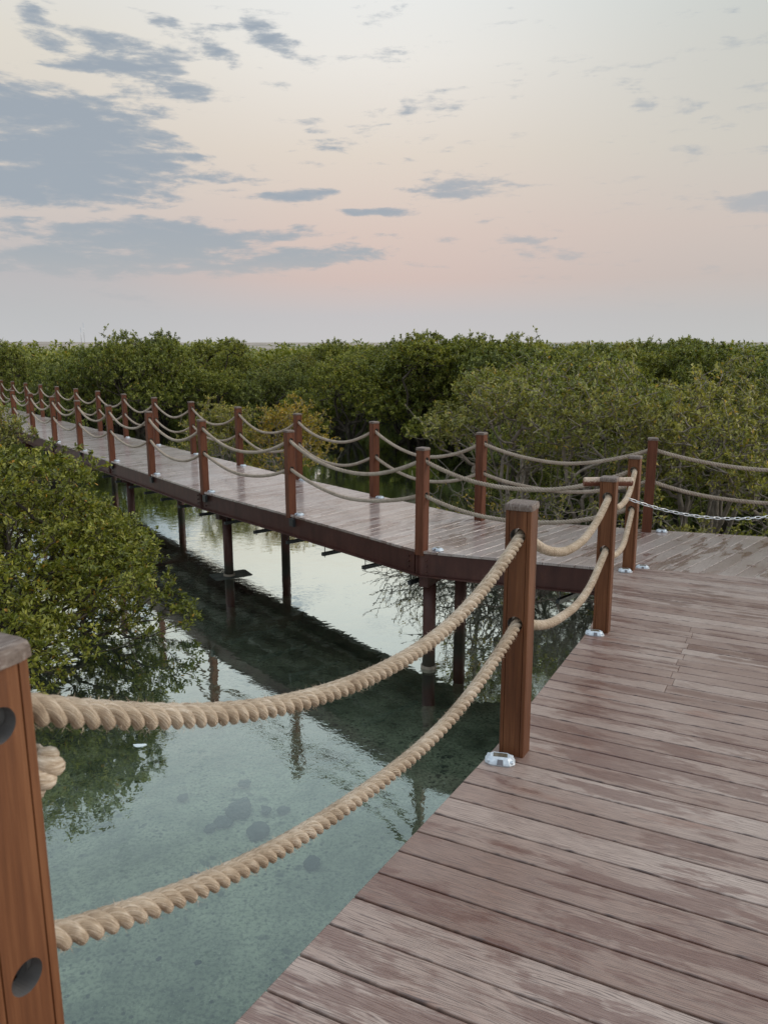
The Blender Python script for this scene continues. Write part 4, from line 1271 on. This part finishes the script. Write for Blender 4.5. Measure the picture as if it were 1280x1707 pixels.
# scattered cloud elsewhere in the dome so the light and reflections stay natural
else_ = k.m('MULTIPLY', k.smooth(k.m('ABSOLUTE', az), 45, 70), .55)
gate = k.m('MAXIMUM', gate, else_)
gate = k.m('MAXIMUM', gate, -1.1)
den = k.m('ADD', k.m('ADD', k.m('MULTIPLY', gate, .42), k.m('MULTIPLY', k.m('SUBTRACT', cn, .5), 1.65)), k.m('MULTIPLY', k.m('SUBTRACT', cn2, .5), .75))
cm = k.m('MULTIPLY', k.smooth(den, .10, .36), k.m('SUBTRACT', 1.0, k.m('MULTIPLY', k.smooth(az, -4, 16), .35)))
cm = k.m('MULTIPLY', k.m('MULTIPLY', cm, k.smooth(gate, -.85, .05)), k.smooth(el, .8, 6.5))
ccol = k.ramp(k.m('DIVIDE', el, 45.0, clamp=True), [(0, lin((188, 189, 193))), (.10, lin((172, 178, 183))), (.2, lin((158, 169, 180))), (.45, lin((152, 164, 177))), (1, lin((170, 184, 200)))])
ccol = k.mix(k.smooth(den, .2, .5), k.mix(.3, ccol, col), ccol)
col = k.mix(k.m('MULTIPLY', cm, .93), col, ccol)
ground = lin((150, 146, 138))
col = k.mix(k.smooth(el, -.6, -3.0), col, ground)
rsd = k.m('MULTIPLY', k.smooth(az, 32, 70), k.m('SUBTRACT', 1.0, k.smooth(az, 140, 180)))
lift = k.m('MULTIPLY', k.m('MAXIMUM', k.m('MULTIPLY', k.smooth(el, 23, 42), .75), rsd), k.smooth(el, -1, 4))  # extra sky brightness added out of view, overhead and right, to light the scene
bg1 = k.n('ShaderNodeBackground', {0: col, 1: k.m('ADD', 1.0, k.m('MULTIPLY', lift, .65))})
sky = k.n('ShaderNodeTexSky', sky_type='NISHITA', sun_disc=False)
sky.sun_elevation = SUN_EL; sky.sun_rotation = SUN_AZ; sky.dust_density = 2.5; sky.air_density = 1.0
bg2 = k.n('ShaderNodeBackground', {0: sky.outputs[0], 1: .10})
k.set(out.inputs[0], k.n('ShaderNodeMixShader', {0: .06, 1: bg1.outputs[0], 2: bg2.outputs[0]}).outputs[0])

sl = bpy.data.lights.new('sun', 'SUN'); sl.energy = 1.4; sl.angle = R(30); sl.color = (1, .90, .78)
so = bpy.data.objects.new('sun', sl); C.objects.link(so)
sv = mathutils.Vector((math.sin(SUN_AZ) * math.cos(SUN_EL), math.cos(SUN_AZ) * math.cos(SUN_EL), math.sin(SUN_EL)))
so.rotation_euler = sv.to_track_quat('Z', 'Y').to_euler()

# ------------------------------------------------------------------ camera
cam = bpy.data.cameras.new('camera'); co = bpy.data.objects.new('camera', cam); C.objects.link(co)
co.location = (0, 0, EYE); co.rotation_euler = (math.pi / 2 - PIT, 0, 0)
cam.sensor_fit = 'VERTICAL'; cam.sensor_height = 36; cam.lens = 36 * 1300 / 1707
cam.clip_start = .05; cam.clip_end = 20000
cam.dof.use_dof = True; cam.dof.focus_distance = 4.2; cam.dof.aperture_fstop = 8.0
SC.camera = co
vs = SC.view_settings
vs.view_transform = 'Standard'; vs.look = 'None'; vs.exposure = 0; vs.gamma = 1; vs.use_curve_mapping = False
SC.cycles.max_bounces = 8; SC.cycles.transparent_max_bounces = 12
SC.cycles.use_denoising = True
